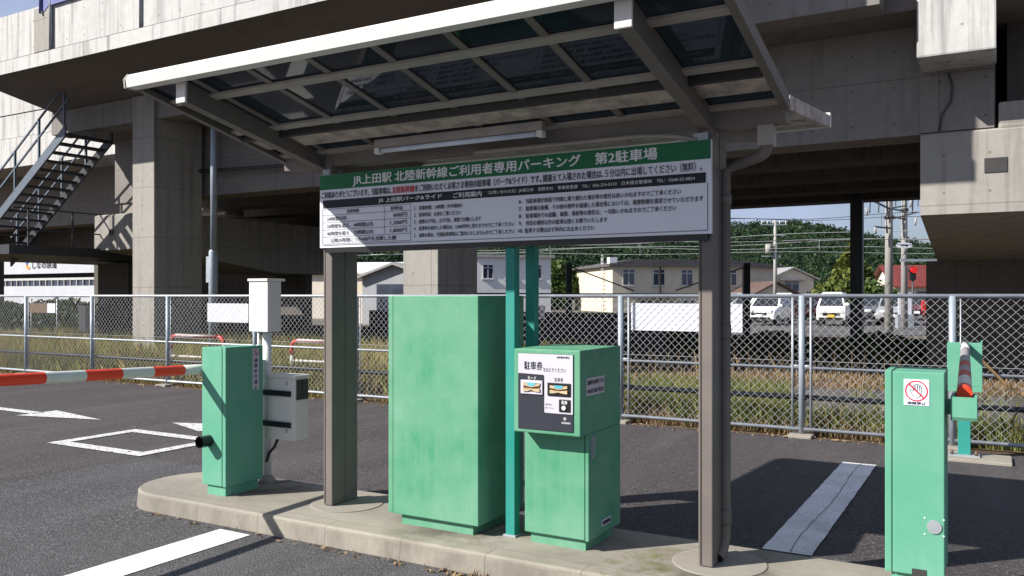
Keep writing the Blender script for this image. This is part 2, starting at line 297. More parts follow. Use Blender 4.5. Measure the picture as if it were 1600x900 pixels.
# ------------------------------------------------------------------ building helpers
class Part:
    """collects shapes into one mesh; coordinates in the frame of the thing's owner, minus the owner's base"""
    def __init__(s): s.bm = bmesh.new(); s.mi = 0; s.smooth = set()
    def mat(s, i): s.mi = i; return s
    def _tag(s, faces, smooth=False):
        for f in faces:
            f.material_index = s.mi; f.smooth = smooth
    def face(s, pts):
        f = s.bm.faces.new([s.bm.verts.new(p) for p in pts]); s._tag([f]); return s
    def box(s, x0, x1, y0, y1, z0, z1, bev=0):
        pts = [(x, y, z) for z in (z0, z1) for y in (y0, y1) for x in (x0, x1)]
        if not bev:
            v = [s.bm.verts.new(p) for p in pts]
            s._tag([s.bm.faces.new([v[i] for i in q]) for q in ((0, 2, 3, 1), (4, 5, 7, 6), (0, 1, 5, 4), (2, 6, 7, 3), (0, 4, 6, 2), (1, 3, 7, 5))])
        else:
            t = bmesh.new(); v = [t.verts.new(p) for p in pts]
            for q in ((0, 2, 3, 1), (4, 5, 7, 6), (0, 1, 5, 4), (2, 6, 7, 3), (0, 4, 6, 2), (1, 3, 7, 5)): t.faces.new([v[i] for i in q])
            bmesh.ops.bevel(t, geom=list(t.edges), offset=bev, segments=2, profile=.6, affect='EDGES')
            s.merge(t)
        return s
    def merge(s, t, smooth=False):
        t.verts.index_update(); mp_ = [s.bm.verts.new(v.co) for v in t.verts]; fs = []
        for f in t.faces:
            try: fs.append(s.bm.faces.new([mp_[v.index] for v in f.verts]))
            except ValueError: pass
        s._tag(fs, smooth); t.free()
    def prism(s, poly, axis, t0, t1):
        """poly: list of 2-D points in the two remaining axes, extruded along axis"""
        def P(p, t): return {'x': (t, p[0], p[1]), 'y': (p[0], t, p[1]), 'z': (p[0], p[1], t)}[axis]
        A = [s.bm.verts.new(P(p, t0)) for p in poly]; B = [s.bm.verts.new(P(p, t1)) for p in poly]; n = len(poly)
        fs = [s.bm.faces.new(A[::-1]), s.bm.faces.new(B)]
        for i in range(n): fs.append(s.bm.faces.new([A[i], A[(i+1) % n], B[(i+1) % n], B[i]]))
        s._tag(fs); return s
    def tube(s, pts, r, n=8, caps=True, smooth=True):
        pts = [Vector(p) for p in pts]; rs = r if isinstance(r, (list, tuple)) else [r]*len(pts); rings = []
        up = None
        for i, p in enumerate(pts):
            d = (pts[min(i+1, len(pts)-1)]-pts[max(i-1, 0)]).normalized()
            if up is None: up = Vector((0, 0, 1)) if abs(d.z) < .9 else Vector((1, 0, 0))
            x = d.cross(up).normalized(); y = x.cross(d).normalized(); up = y
            rings.append([s.bm.verts.new(p+(x*math.cos(k*2*math.pi/n)+y*math.sin(k*2*math.pi/n))*rs[i]) for k in range(n)])
        fs = []
        for A, B in zip(rings, rings[1:]):
            for k in range(n): fs.append(s.bm.faces.new([A[k], A[(k+1) % n], B[(k+1) % n], B[k]]))
        s._tag(fs, smooth)
        if caps: s._tag([s.bm.faces.new(rings[0][::-1]), s.bm.faces.new(rings[-1])])
        return s
    def bar(s, p, q, w, h=None):
        """square bar from p to q"""
        p, q = Vector(p), Vector(q); h = h or w; d = (q-p).normalized()
        up = Vector((0, 0, 1)) if abs(d.z) < .95 else Vector((0, 1, 0))
        x = d.cross(up).normalized()*w/2; y = x.cross(d).normalized()*h/2
        A = [s.bm.verts.new(p+i*x+j*y) for i, j in ((-1, -1), (1, -1), (1, 1), (-1, 1))]; B = [s.bm.verts.new(q+i*x+j*y) for i, j in ((-1, -1), (1, -1), (1, 1), (-1, 1))]
        fs = [s.bm.faces.new(A[::-1]), s.bm.faces.new(B)]+[s.bm.faces.new([A[k], A[(k+1) % 4], B[(k+1) % 4], B[k]]) for k in range(4)]
        s._tag(fs); return s
    def disc(s, c, r, axis='z', n=32, h=.004):
        c = Vector(c)
        d = {'z': Vector((0, 0, 1)), 'x': Vector((1, 0, 0)), 'y': Vector((0, -1, 0))}[axis]
        return s.tube([c, c+d*h], r, n, True, False)
    def text(s, body, x, z, w, h, y, plane='y', bold=0, align='L', flip=1):
        """lettering: left edge x, baseline-ish bottom z, ink box w by h, on the plane y = const (or x = const)"""
        vs_, fs_ = glyphs(body, 0)
        mn = vs_.min(0); mxx = vs_.max(0); sz = np.maximum(mxx-mn, 1e-6)
        if w is None: w = h*sz[0]/sz[1]
        if align == 'C': x = x-w/2
        p = (vs_-mn)/sz*np.array([w, h])+np.array([x, z])
        out = []; n_ = 0
        for dx, dz in ((0, 0),) if not bold else ((-bold*h, 0), (bold*h, 0), (0, bold*h*.6), (0, -bold*h*.6)):
            yo = y+(-1 if plane == 'y' else 1)*.0004*n_; n_ += 1
            V = [s.bm.verts.new((q[0]+dx, yo, q[1]+dz) if plane == 'y' else (yo, q[0]+dx, q[1]+dz)) for q in p]
            for f in fs_:
                try: out.append(s.bm.faces.new([V[i] for i in f]))
                except ValueError: pass
        s._tag(out); return s
_G = {}
def glyphs(body, bold=0):
    k = (body, bold)
    if k in _G: return _G[k]
    c = bpy.data.curves.new('lettering_source', 'FONT'); c.body = body; c.offset = bold; c.resolution_u = 3
    o = bpy.data.objects.new('lettering_source', c); COL.objects.link(o); bpy.context.view_layer.update()
    m = bpy.data.meshes.new_from_object(o.evaluated_get(bpy.context.evaluated_depsgraph_get()))
    v = np.array([tuple(q.co)[:2] for q in m.vertices]); f = [tuple(p.vertices) for p in m.polygons]
    bpy.data.objects.remove(o); bpy.data.curves.remove(c); bpy.data.meshes.remove(m)
    _G[k] = (v, f); return _G[k]

def props(o, label=None, cat=None, group=None, kind=None):
    for k, v in (('label', label), ('category', cat), ('group', group), ('kind', kind)):
        if v: o[k] = v
    return o
class Thing:
    """an Empty at the thing's base; parts are given in the frame the thing is described in"""
    def __init__(s, name, label, cat, base=(0, 0, 0), frame='island', group=None, rot=0):
        s.e = bpy.data.objects.new(name, None); COL.objects.link(s.e); s.e.empty_display_size = .2
        s.off = Vector(base)
        if frame == 'island': s.e.location = W(*base); s.e.rotation_euler = (0, 0, TH)
        else: s.e.location = base; s.e.rotation_euler = (0, 0, rot); s.off = Vector((0, 0, 0))
        props(s.e, label, cat, group)
    def add(s, name, part, mats, parent=None, label=None, kind=None):
        o = link(name, part, mats, s.off); o.parent = parent or s.e
        if label: o['label'] = label
        if kind: o['kind'] = kind
        return o
def link(name, part, mats, off=Vector((0, 0, 0))):
    me = bpy.data.meshes.new(name)
    if off.length: bmesh.ops.translate(part.bm, verts=part.bm.verts, vec=-off)
    bmesh.ops.recalc_face_normals(part.bm, faces=part.bm.faces)
    part.bm.to_mesh(me); part.bm.free()
    for m in (mats if isinstance(mats, (list, tuple)) else [mats]): me.materials.append(M[m])
    o = bpy.data.objects.new(name, me); COL.objects.link(o); return o
def solid(name, part, mats, base=(0, 0, 0), frame='island', **kw):
    """a top-level thing or structure that is one mesh"""
    if frame == 'island':
        o = link(name, part, mats, Vector(base)); o.location = W(*base); o.rotation_euler = (0, 0, TH)
    else:
        o = link(name, part, mats, Vector((0, 0, 0))); o.location = base; o.rotation_euler = (0, 0, kw.pop('rot', 0))
    return props(o, **kw)
def quads_object(name, V, mat, n=4, loc=(0, 0, 0), rot=0):
    """V: (count, n, 3) array of small separate faces"""
    k = len(V); me = bpy.data.meshes.new(name)
    me.vertices.add(k*n); me.vertices.foreach_set('co', V.reshape(-1).astype(np.float32))
    me.loops.add(k*n); me.loops.foreach_set('vertex_index', np.arange(k*n, dtype=np.int32))
    me.polygons.add(k); me.polygons.foreach_set('loop_start', np.arange(0, k*n, n, dtype=np.int32)); me.polygons.foreach_set('loop_total', np.full(k, n, dtype=np.int32))
    me.update(); me.validate(); me.materials.append(M[mat])
    o = bpy.data.objects.new(name, me); COL.objects.link(o); o.location = loc; o.rotation_euler = (0, 0, rot); return o
def leaf_quads(P, size, up=.3):
    """one ragged four-sided leaf clump per point"""
    k = len(P); d = rng.normal(size=(k, 3)); d[:, 2] += up; d /= np.linalg.norm(d, axis=1, keepdims=True)
    t = np.cross(d, rng.normal(size=(k, 3))); t /= np.linalg.norm(t, axis=1, keepdims=True); w = np.cross(d, t)
    s = size*(.5+rng.random((k, 1))); ar = .45+.4*rng.random((k, 1))
    q = np.stack([P-t*s, P-w*s*ar+t*s*.1, P+t*s, P+w*s*ar-t*s*.15], 1); return q
def blades(P, h, w, lean=.35):
    k = len(P); ang = rng.random(k)*2*np.pi; dx = np.stack([np.cos(ang), np.sin(ang), np.zeros(k)], 1)*w[:, None]
    la = rng.random(k)*2*np.pi; L = np.stack([np.cos(la), np.sin(la), np.zeros(k)], 1)*(h*lean*rng.random(k))[:, None]
    tip = P+L*1.6+np.stack([np.zeros(k), np.zeros(k), h], 1); mid = P+L*.5+np.stack([np.zeros(k), np.zeros(k), h*.55], 1)
    return np.stack([P-dx, P+dx, mid+dx*.8, tip, mid-dx*.8], 1)

# ================================================================== THE GROUND
solid('ground', Part().face([(-1500, -200, 0), (1500, -200, 0), (1500, 2500, 0), (-1500, 2500, 0)]), 'ground', (0, 0, -.02), 'world', kind='structure')
solid('road', Part().face([(-60, -40, .0), (45, -40, .0), (45, 5.42, .0), (-60, 5.42, .0)]), 'asphalt_old', kind='structure')
def rag(x0, x1, y0, y1, z, n=60, j=.012):
    """sheet with slightly ragged long edges"""
    A = [(x0+(x1-x0)*i/n, y0+random.uniform(-j, j), z) for i in range(n+1)]; B = [(x0+(x1-x0)*i/n, y1+random.uniform(-j, j), z) for i in range(n+1)]
    p = Part()
    for i in range(n): p.face([A[i], A[i+1], B[i+1], B[i]])
    return p
p = rag(-3.3, 30, -30, .95, .004); solid('road_resurfacing', p, 'asphalt', kind='structure')
solid('verge', rag(-60, 45, 5.38, 16.2, -.006, 200, .07), 'soil', kind='structure')
solid('path', rag(-3.5, 40, 7.0, 10.9, .002, 60, .12), 'asphalt_lot', kind='structure')
solid('station_forecourt', Part().face([(-60, 16.2, 0), (60, 16.2, 0), (60, 27, 0), (-60, 27, 0)]), 'ballast', (0, 0, -.01), kind='structure')
solid('parking_lot', Part().face([(4, 34, 0), (60, 34, 0), (60, 62, 0), (4, 62, 0)]), 'asphalt_lot', (0, 0, -.008), 'world', kind='structure')
# painted markings
z = .008
def ring(a0, a1, b0, b1, w, z):
    p = Part(); p.face([(a0, b0, z), (a1, b0, z), (a1, b0+w, z), (a0, b0+w, z)]); p.face([(a0, b1-w, z), (a1, b1-w, z), (a1, b1, z), (a0, b1, z)])
    p.face([(a0, b0+w, z), (a0+w, b0+w, z), (a0+w, b1-w, z), (a0, b1-w, z)]); p.face([(a1-w, b0+w, z), (a1, b0+w, z), (a1, b1-w, z), (a1-w, b1-w, z)]); return p
solid('box_marking', ring(-4.9, -3.36, .96, 2.04, .16, z), 'worn', kind='structure')
solid('arrow_marking', Part().face([(-11, 2.19, z), (-7.25, 2.19, z), (-7.25, 2.35, z), (-11, 2.35, z)]).face([(-7.3, 2.0, z), (-5.95, 2.31, z), (-7.3, 2.56, z)]), 'worn', kind='structure')
solid('arrow_marking', Part().face([(-4.95, 2.6, z), (-4.1, 2.3, z), (-4.1, 2.92, z)]).face([(-4.1, 2.52, z), (-3.5, 2.52, z), (-3.5, 2.7, z), (-4.1, 2.7, z)]), 'worn', kind='structure')
solid('stop_line_marking', Part().face([(-.575, -9, z), (-.285, -9, z), (-.285, -.46, z), (-.575, -.46, z)]), 'mark', kind='structure')
solid('lane_marking', rag(0, 3.2, -.15, .15, 0, 40, .003), 'mark', (0, 0, 0), 'world', kind='structure')
cp = Part(); zc = [(.0+3.2*i/40, -.02+.012*math.sin(i*.23)+random.uniform(-.005, .005)) for i in range(41)]
for (x0, y0), (x1, y1) in zip(zc, zc[1:]): cp.face([(x0, y0-.0022, 0), (x1, y1-.0022, 0), (x1, y1+.0022, 0), (x0, y0+.0022, 0)])
ck_ = solid('marking_crack', cp, 'asphalt_old', (0, 0, 0), 'world', kind='structure'); ck_.location = W(2.89, .93, .012); ck_.rotation_euler = (0, 0, TH+R(90))
lm = bpy.data.objects['lane_marking']; lm.location = W(2.89, .93, .008); lm.rotation_euler = (0, 0, TH+R(90))

# island: rounded end, real kerb step
KB0, KB1, KZ = -.38, .50, .13
def island_outline(ins=0):
    r = (KB1-KB0)/2; cb = (KB0+KB1)/2; pts = []
    for i in range(0, 19):
        t = R(90+i*10); pts.append((-1.42+(r-ins)*math.cos(t)*.95, cb+(r-ins)*math.sin(t)))
    pts += [(7.5, KB0+ins), (7.5, KB1-ins)]; return pts
p = Part(); lo = island_outline(-.012); hi = island_outline(.0); hh = island_outline(.014); n = len(lo)
rings = [[p.bm.verts.new((x, y, zz)) for x, y in q] for q, zz in ((lo, -.03), (hi, KZ-.012), (hh, KZ))]
for A, B in zip(rings, rings[1:]):
    for i in range(n): p.bm.faces.new([A[i], A[(i+1) % n], B[(i+1) % n], B[i]])
p.bm.faces.new(rings[-1]); solid('traffic_island_pavement', p, 'kerb', kind='structure')
for nm, a, b in (('footing', .04, .13), ('footing', 2.70, .13)):
    t = bmesh.new(); q = Part(); q.tube([(a, b, KZ-.01), (a, b, KZ+.004), (a, b, KZ+.006)], [.255, .255, .25], 40, True, False)
    solid('pavement_footing', q, 'footing', (a, b, 0), kind='structure')

# ================================================================== VIADUCT
Z_LIP0, Z_LIP1, Z_PAR = 6.76, 7.06, 8.12
LB = 6.70
via = Thing('railway_viaduct', 'grey concrete railway viaduct crossing over the fence behind the canopy', 'viaduct', (-5, 12, 0))
AE0, AE1 = -17.6, 0.42        # ends of the near overhanging deck
p = Part()
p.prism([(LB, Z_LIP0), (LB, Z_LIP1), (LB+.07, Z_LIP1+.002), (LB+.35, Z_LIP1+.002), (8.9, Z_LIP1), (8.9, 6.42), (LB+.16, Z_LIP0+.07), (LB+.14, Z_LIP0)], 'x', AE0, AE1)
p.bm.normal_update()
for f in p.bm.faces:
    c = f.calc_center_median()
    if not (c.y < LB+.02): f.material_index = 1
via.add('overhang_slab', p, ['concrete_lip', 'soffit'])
# parapet panels with joints
via.add('stained_panel', Part().box(pxa(52, LB), pxa(77, LB), LB+.012, LB+.04, Z_LIP1+.03, Z_PAR-.05), 'concrete')
xs = [AE0, pxa(78, LB)-.03, pxa(219, LB)-.03, -7.2, -3.3, AE1]
p = Part()
for i in range(len(xs)-1): p.box(xs[i]+.045, xs[i+1]-.0, LB+.04+(.03 if i % 2 else 0), LB+.3, Z_LIP1+.004, Z_PAR)
via.add('parapet', p, 'concrete_lip')
via.add('parapet_joint', Part().box(AE0, AE1, LB+.02, LB+.06, Z_LIP1+.001, Z_LIP1+.022), 'greyplate')
for a in xs[1:-1]: via.add('expansion_pipe', Part().tube([(a+.02, LB+.02, Z_LIP1+.02), (a+.02, LB+.02, Z_PAR+1.5)], .035, 10), 'galv')
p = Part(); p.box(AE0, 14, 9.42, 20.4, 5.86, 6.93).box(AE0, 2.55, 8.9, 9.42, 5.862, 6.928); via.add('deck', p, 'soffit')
via.add('edge_beam', Part().box(AE0, 2.545, 8.8, 9.35, 5.83, 6.42), 'girder')
GZ = 4.14
for i, b in enumerate((10.3, 12.6, 14.9, 17.2, 19.6)):
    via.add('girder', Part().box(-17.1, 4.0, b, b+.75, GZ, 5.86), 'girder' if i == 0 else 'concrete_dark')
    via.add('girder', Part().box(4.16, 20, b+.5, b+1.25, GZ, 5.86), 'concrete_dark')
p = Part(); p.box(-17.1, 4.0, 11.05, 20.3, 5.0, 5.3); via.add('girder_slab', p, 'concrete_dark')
# pillars
for px, w in ((207, .80), (630, .82)):
    a = pxa(px, 8.72); via.add('pillar', Part().box(a, a+w, 8.72, 10.12, -.05, 6.42, .015), 'concrete')
a = pxa(1330, 19.4); via.add('steel_column', Part().box(a, a+.30, 19.2, 19.5, -.05, GZ), 'stair')
# right end: cross beam with haunch, and its hanging end block
a0 = pxa(1432, 9.3); a1 = pxa(1557, 9.3)
via.add('cross_beam', Part().box(a0, a1, 9.3, 10.28, 5.10, 7.4, .03), 'concrete_lip')
via.add('diaphragm', Part().box(2.97, 3.985, 10.255, 10.9, GZ+.015, 5.9), 'girder')
via.add('conduit', Part().tube([(3.37, 10.24, 5.05), (3.42, 10.235, 4.85), (3.40, 10.235, 4.6), (3.28, 10.235, 4.42), (3.24, 10.235, GZ+.02)], .016, 6), 'cable')
def cap(a0, a1, zt, up=None):
    p = Part().prism([(10.2, 2.86), (10.2, zt-.03), (10.23, zt), (17, zt), (17, 2.3), (14.5, 2.3)], 'x', a0, a1)
    if up: p.box(up[0], up[1], 10.21, 11.1, zt-.02, up[2], .04)
    return p
via.add('pier_cap', cap(pxa(1438, 10.2), 9.2, GZ-.012, (pxa(1560, 10.2), 9.1, 4.52)), 'concrete')
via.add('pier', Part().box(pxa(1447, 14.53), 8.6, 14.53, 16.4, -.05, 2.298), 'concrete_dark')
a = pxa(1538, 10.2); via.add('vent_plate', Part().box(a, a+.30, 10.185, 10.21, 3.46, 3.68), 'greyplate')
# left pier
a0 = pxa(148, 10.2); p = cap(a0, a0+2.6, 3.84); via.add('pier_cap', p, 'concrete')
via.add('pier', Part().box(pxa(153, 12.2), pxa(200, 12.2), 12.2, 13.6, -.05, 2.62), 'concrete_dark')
via.add('bearing', Part().box(-16.95, -16.2, 10.35, 10.9, 3.84, GZ), 'footing')
a = pxa(174, 10.19); via.add('vent_plate', Part().box(a-.11, a+.08, 10.185, 10.21, zpy(367, a, 10.2), zpy(358, a, 10.2)), 'greyplate')
# long pipe under the girder
via.add('drain_pipe', Part().tube([(-14.0, 10.05, 4.75), (-9, 10.05, 4.6), (-3, 10.05, 4.5)], .045, 8).tube([(-12.9, 10.1, 4.72), (-12.9, 10.1, 5.86)], .03, 6).tube([(-9.6, 10.1, 4.62), (-9.6, 10.1, 5.86)], .03, 6), 'cable')
# next, narrower deck to the left, its parapet further back
nv = Thing('viaduct_parapet_wall', 'sunlit pale concrete side wall of the next viaduct span behind the stairs', 'viaduct', (-30, 12.3, 0))
p = Part(); p.box(-75, -17.4, 12.2, 20.4, 6.2, 6.55); p.box(-75, -17.4, 12.12, 12.4, 6.0, 7.0); p.box(-75, -17.4, 12.17, 12.4, 7.03, 7.8); p.box(-75, -17.4, 12.14, 12.4, 7.83, 10.5)
nv.add('parapet', p, 'concrete_lip'); p = Part(); p.box(-75, -17.4, 14.4, 15.2, 4.2, 6.2); nv.add('girder', p, 'girder'); nv.add('girder', Part().box(-75, -27.1, 16.5, 17.2, 3.35, 6.2), 'concrete_dark')
for a in (-24, -33, -42): nv.add('pillar', Part().box(a, a+1, 14.3, 15.6, -.05, 4.2), 'concrete_dark')
# netting on the parapet
net = Thing('parapet_netting', 'blue safety netting hung over the top edge of the viaduct parapet', 'netting', (pxa(70, LB), LB, Z_PAR))
a = pxa(64, LB)
net.add('net', Part().prism([(a, Z_PAR-.12), (a+.12, Z_PAR-.16), (a+.28, Z_PAR-.06), (a+3.6, Z_PAR-.03), (a+3.6, Z_PAR+.7), (a-.02, Z_PAR+.7)], 'y', LB-.0, LB+.02), 'netting')
net.add('tie_post', Part().tube([(a+.02, LB-.03, Z_PAR-.2), (a+.02, LB-.03, Z_PAR+.8)], .03, 8), 'netting')

# dark wall standing under the viaduct
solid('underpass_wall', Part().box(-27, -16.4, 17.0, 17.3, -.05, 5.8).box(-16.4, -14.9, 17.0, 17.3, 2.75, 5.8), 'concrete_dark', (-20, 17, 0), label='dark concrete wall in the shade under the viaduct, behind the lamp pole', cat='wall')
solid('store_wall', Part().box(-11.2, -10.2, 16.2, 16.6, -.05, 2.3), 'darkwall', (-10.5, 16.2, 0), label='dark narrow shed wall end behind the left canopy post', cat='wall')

# ------------------------------------------------------------------ steel stairs on the left
st = Thing('steel_staircase', 'black open-tread steel staircase climbing below the viaduct deck at left', 'staircase', (-17.5, 8.6, 2.9))
s0, s1, zb, zt = -20.3, -15.75, 2.75, 5.83; NB, FB = 8.0, 9.25
for b in (NB, FB):
    st.add('stringer', Part().prism([(s0, zb-.05), (s1, zt-.05), (s1, zt-.32), (s0, zb-.32)], 'y', b, b+.05), 'stair_blue' if b == NB else 'stair')
for i in range(16):
    f = (i+.5)/16; x = s0+(s1-s0)*f; zz = zb+(zt-zb)*f-.16
    st.add('tread', Part().box(x-.15, x+.13, NB+.055, FB-.005, zz-.025, zz+.02), 'stair')
for b in (NB+.02, FB+.03):
    p = Part(); sl_ = (zt-zb)/(s1-s0)
    for k in range(5):
        x = s0+.3+k*1.05; zz = zb+(x-s0)*sl_; p.bar((x, b, zz-.1), (x, b, zz+.95), .05)
    for h in (.95, .5): p.bar((s0, b, zb+h), (s1+.1, b, zt+.06+h), .04)
    st.add('handrail', p, 'stair_blue')
p = Part(); p.box(-23, -17.6, 7.7, 15, 2.66, 2.9); st.add('landing', p, 'stair')
p = Part()
for b in (8.2, 9.4, 10.6, 11.8, 13.0): p.bar((-17.62, b, 2.9), (-17.62, b, 3.85), .04)
for h in (3.3, 3.85): p.bar((-17.62, 7.8, h), (-17.62, 15, h), .035)
st.add('landing_rail', p, 'stair')

# ================================================================== CHAIN-LINK FENCE
FB_ = 5.5
fence = Thing('chain_link_fence', 'galvanised chain-link fence running along the far edge of the asphalt', 'fence', (-4, FB_, 0))
posts = [-30.4, -28.24, -26.08, -23.92, -21.76, -19.6, -17.43, -15.25, -13.08, -10.92, -8.75, -6.59, -4.43, -2.27, -.11, 2.1, 3.62, 5.8, 8.0, 10.2]
fence.add('top_rail', Part().tube([(posts[0], FB_, 1.595), (posts[-1], FB_, 1.595)], .024, 10), 'galv')
fence.add('middle_rail', Part().tube([(posts[0], FB_, .78), (posts[-1], FB_, .78)], .017, 8), 'galv')
fence.add('lower_pipe', Part().tube([(posts[0], FB_+.05, .44), (posts[-1], FB_+.05, .44)], .03, 8), 'black_pipe')
fence.add('bottom_rail', Part().tube([(posts[0], FB_-.01, .085), (posts[-1], FB_-.01, .085)], .022, 8), 'galv')
for a in posts:
    po = fence.add('post', Part().tube([(a, FB_, -.02), (a, FB_, 1.60)], .036, 12), 'galv_post')
    fence.add('post_base', Part().box(a-.13, a+.13, FB_-.16, FB_+.1, -.02, .035, .01), 'footing', po)
    if a in (-.11, 2.1): 
        p = Part()
        for d in ((.11,) if a < 0 else (-.10, .10)): p.tube([(a+d, FB_-.01, .09), (a+d, FB_-.01, 1.58)], .014, 8)
        for d in ((.11,) if a < 0 else (-.10, .10)): p.tube([(a, FB_, .80), (a+d*1.2, FB_, .80)], .016, 8)
        fence.add('mesh_frame', p, 'galv')
    else:
        p = Part().tube([(a+.075, FB_, .09), (a+.075, FB_, 1.58)], .008, 6); fence.add('mesh_frame', p, 'galv')
PITCH = .092
for a0, a1 in zip(posts, posts[1:]):
    p = Part(); z0, z1 = .09, 1.575; h = z1-z0; k0 = math.floor((a0-h)/PITCH); k1 = math.ceil((a1+h)/PITCH)
    for k in range(k0, k1+1):
        for sg in (1, -1):
            c = k*PITCH
            xa, xb = (c, c+h) if sg > 0 else (c+h, c)     # x at z0, x at z1
            lo_, hi_ = min(xa, xb), max(xa, xb); l2, h2 = max(lo_, a0), min(hi_, a1)
            if h2-l2 < .01: continue
            za = z0+(l2-lo_) if sg > 0 else z1-(l2-lo_); zb2 = z0+(h2-lo_) if sg > 0 else z1-(h2-lo_)
            j_ = random.uniform(-.006, .006); p.bar((l2, FB_-.004*sg+random.uniform(-.008, .008), za), (h2, FB_-.004*sg+random.uniform(-.008, .008), zb2+j_), .0034)
    p.bar((a0, FB_-.008, .86), (a1, FB_-.008, .86), .004)
    fence.add('mesh_panel', p, 'wire')
def board(px0, px1, y0, y1, label, b):
    a0, a1 = pxa(px0, b), pxa(px1, b); zt, zb = zpy(y0, a0, b), zpy(y1, a0, b)
    solid('white_board', Part().box(a0, a1, b, b+.012, zb, zt, .003), 'white_sign', ((a0+a1)/2, b, zb), label=label, cat='board')
board(324, 388, 474, 503, 'blank white board wired to the fence behind the left gate machine', FB_+.045)
board(986, 1160, 474, 516, 'blank long white board wired to the fence left of the right canopy post', FB_+.045)

# ================================================================== CANOPY
can = Thing('cantilever_canopy', 'bronze steel canopy with smoked panels sheltering the ticket island', 'canopy', (1.3, .1, KZ))
def rz(b):                      # underside height of the roof sheets
    return 2.605+(.22*(-b) if b < 0 else .095*b)
RA0, RA1, RB0, RB1 = -.465, 3.10, -1.20, 1.22
PW = .078
for pa in (pxa(505.5, 0), pxa(1091, 0)):
    po = can.add('post', Part().box(pa, pa+PW, .0, .125, KZ+.01, 2.60, .006).box(pa+.004, pa+PW-.006, .125, .14, KZ+.01, 2.6).box(pa, pa+PW, .14, .27, KZ+.01, 2.60, .006), 'steel')
    can.add('post_groove', Part().box(pa+.012, pa+.017, -.003, .0, KZ+.02, 2.59), 'dark_rail', po)
    # sloping cantilever arms, front and rear, tapered box
    p = Part(); w0, w1 = (pa-.085, pa-.012) if pa < 1 else (pa+.0, pa+.075)
    p.prism([(.27, 2.44), (-1.14, rz(-1.14)-.125), (-1.14, rz(-1.14)-.005), (.13, rz(0)-.006)], 'x', w0+.003, w1)
    can.add('roof_arm', p, 'steel')
    can.add('arm_cap', Part().box(w0-.002, w1+.005, -1.158, -1.14, rz(-1.14)-.13, rz(-1.14)-.003, .006), 'alu')
    p = Part(); p.prism([(.13, 2.44), (1.2, rz(1.2)-.10), (1.2, rz(1.2)-.015), (.27, rz(.2)-.006)], 'x', w0+.004, w1-.001); can.add('roof_arm', p, 'steel')
can.add('front_fascia', Part().prism([(RB0-.045, rz(RB0)-.028), (RB0-.052, rz(RB0)+.02), (RB0-.03, rz(RB0)+.052), (RB0+.03, rz(RB0)+.052), (RB0+.03, rz(RB0)-.028)], 'x', RA0-.015, RA1+.015), 'alu')
can.add('fascia_end_cap', Part().prism([(RB0-.05, rz(RB0)-.032), (RB0-.056, rz(RB0)+.02), (RB0-.03, rz(RB0)+.056), (RB0+.034, rz(RB0)+.056), (RB0+.034, rz(RB0)-.032)], 'x', RA0-.03, RA0-.016), 'bar')
for a in (RA0, RA1-.04):
    can.add('side_rail', Part().prism([(RB0+.03, rz(RB0)-.04), (0, rz(0)-.045), (0, rz(0)+.03), (RB0+.03, rz(RB0)+.03)], 'x', a, a+.04), 'steel')
    can.add('side_rail', Part().prism([(.02, rz(0)-.045), (RB1, rz(RB1)-.045), (RB1, rz(RB1)+.03), (.02, rz(0)+.03)], 'x', a, a+.04), 'pan' if a > 0 else 'steel')
def purlin(b0, b1, h, m, name='purlin', a0=RA0+.04, a1=RA1-.04, dz=0):
    can.add(name, Part().prism([(b0, rz(b0)-h+dz), (b1, rz(b1)-h+dz), (b1, rz(b1)-.008+dz), (b0, rz(b0)-.008+dz)], 'x', a0, a1), m)
purlin(-.98, -.92, .022, 'bar'); purlin(-.50, -.44, .022, 'bar'); purlin(-.41, -.385, .05, 'dark_rail', 'gasket')
purlin(-.375, -.17, .018, 'pan', 'soffit_pan'); purlin(-.06, -.005, .022, 'bar'); purlin(.50, .56, .022, 'bar'); purlin(.88, .93, .022, 'bar')
purlin(.57, .87, .018, 'pan', 'soffit_pan'); purlin(.95, 1.2, .018, 'pan', 'soffit_pan'); can.add('rear_fascia', Part().box(RA0, RA1, RB1, RB1+.05, rz(RB1)-.04, rz(RB1)+.05), 'alu')
NR = 8
ras = [RA0+.02+(RA1-RA0-.04)*i/NR for i in range(NR+1)]
for a in ras[1:-1]:
    can.add('rafter', Part().prism([(RB0+.03, rz(RB0)-.018), (-.0, rz(0)-.018), (-.0, rz(0)+.02), (RB0+.03, rz(RB0)+.02)], 'x', a-.022, a+.022).prism([(.01, rz(0)-.018), (RB1, rz(RB1)-.018), (RB1, rz(RB1)+.02), (.01, rz(0)+.02)], 'x', a-.022, a+.022), 'steel')
for a0, a1 in zip(ras, ras[1:]):
    for q in ((RB0+.02, 0.0), (.01, RB1)):
        can.add('roof_panel', Part().prism([(q[0], rz(q[0])-.004), (q[1], rz(q[1])-.004), (q[1], rz(q[1])+.002), (q[0], rz(q[0])+.002)], 'x', a0+.022, a1-.022), 'roofpanel')
gut = can.add('valley_gutter', Part().prism([(.0, 2.59), (.01, 2.50), (.12, 2.50), (.13, 2.59), (.12, 2.595), (.01, 2.595)], 'x', RA0+.02, RA1-.02), 'steel')
for pa in (pxa(505.5, 0), pxa(1091, 0)):
    for zb_ in (2.47, 2.54): can.add('bolt', Part().disc((pa+PW-.001, .07, zb_), .009, 'x', 8, .008), 'galv')
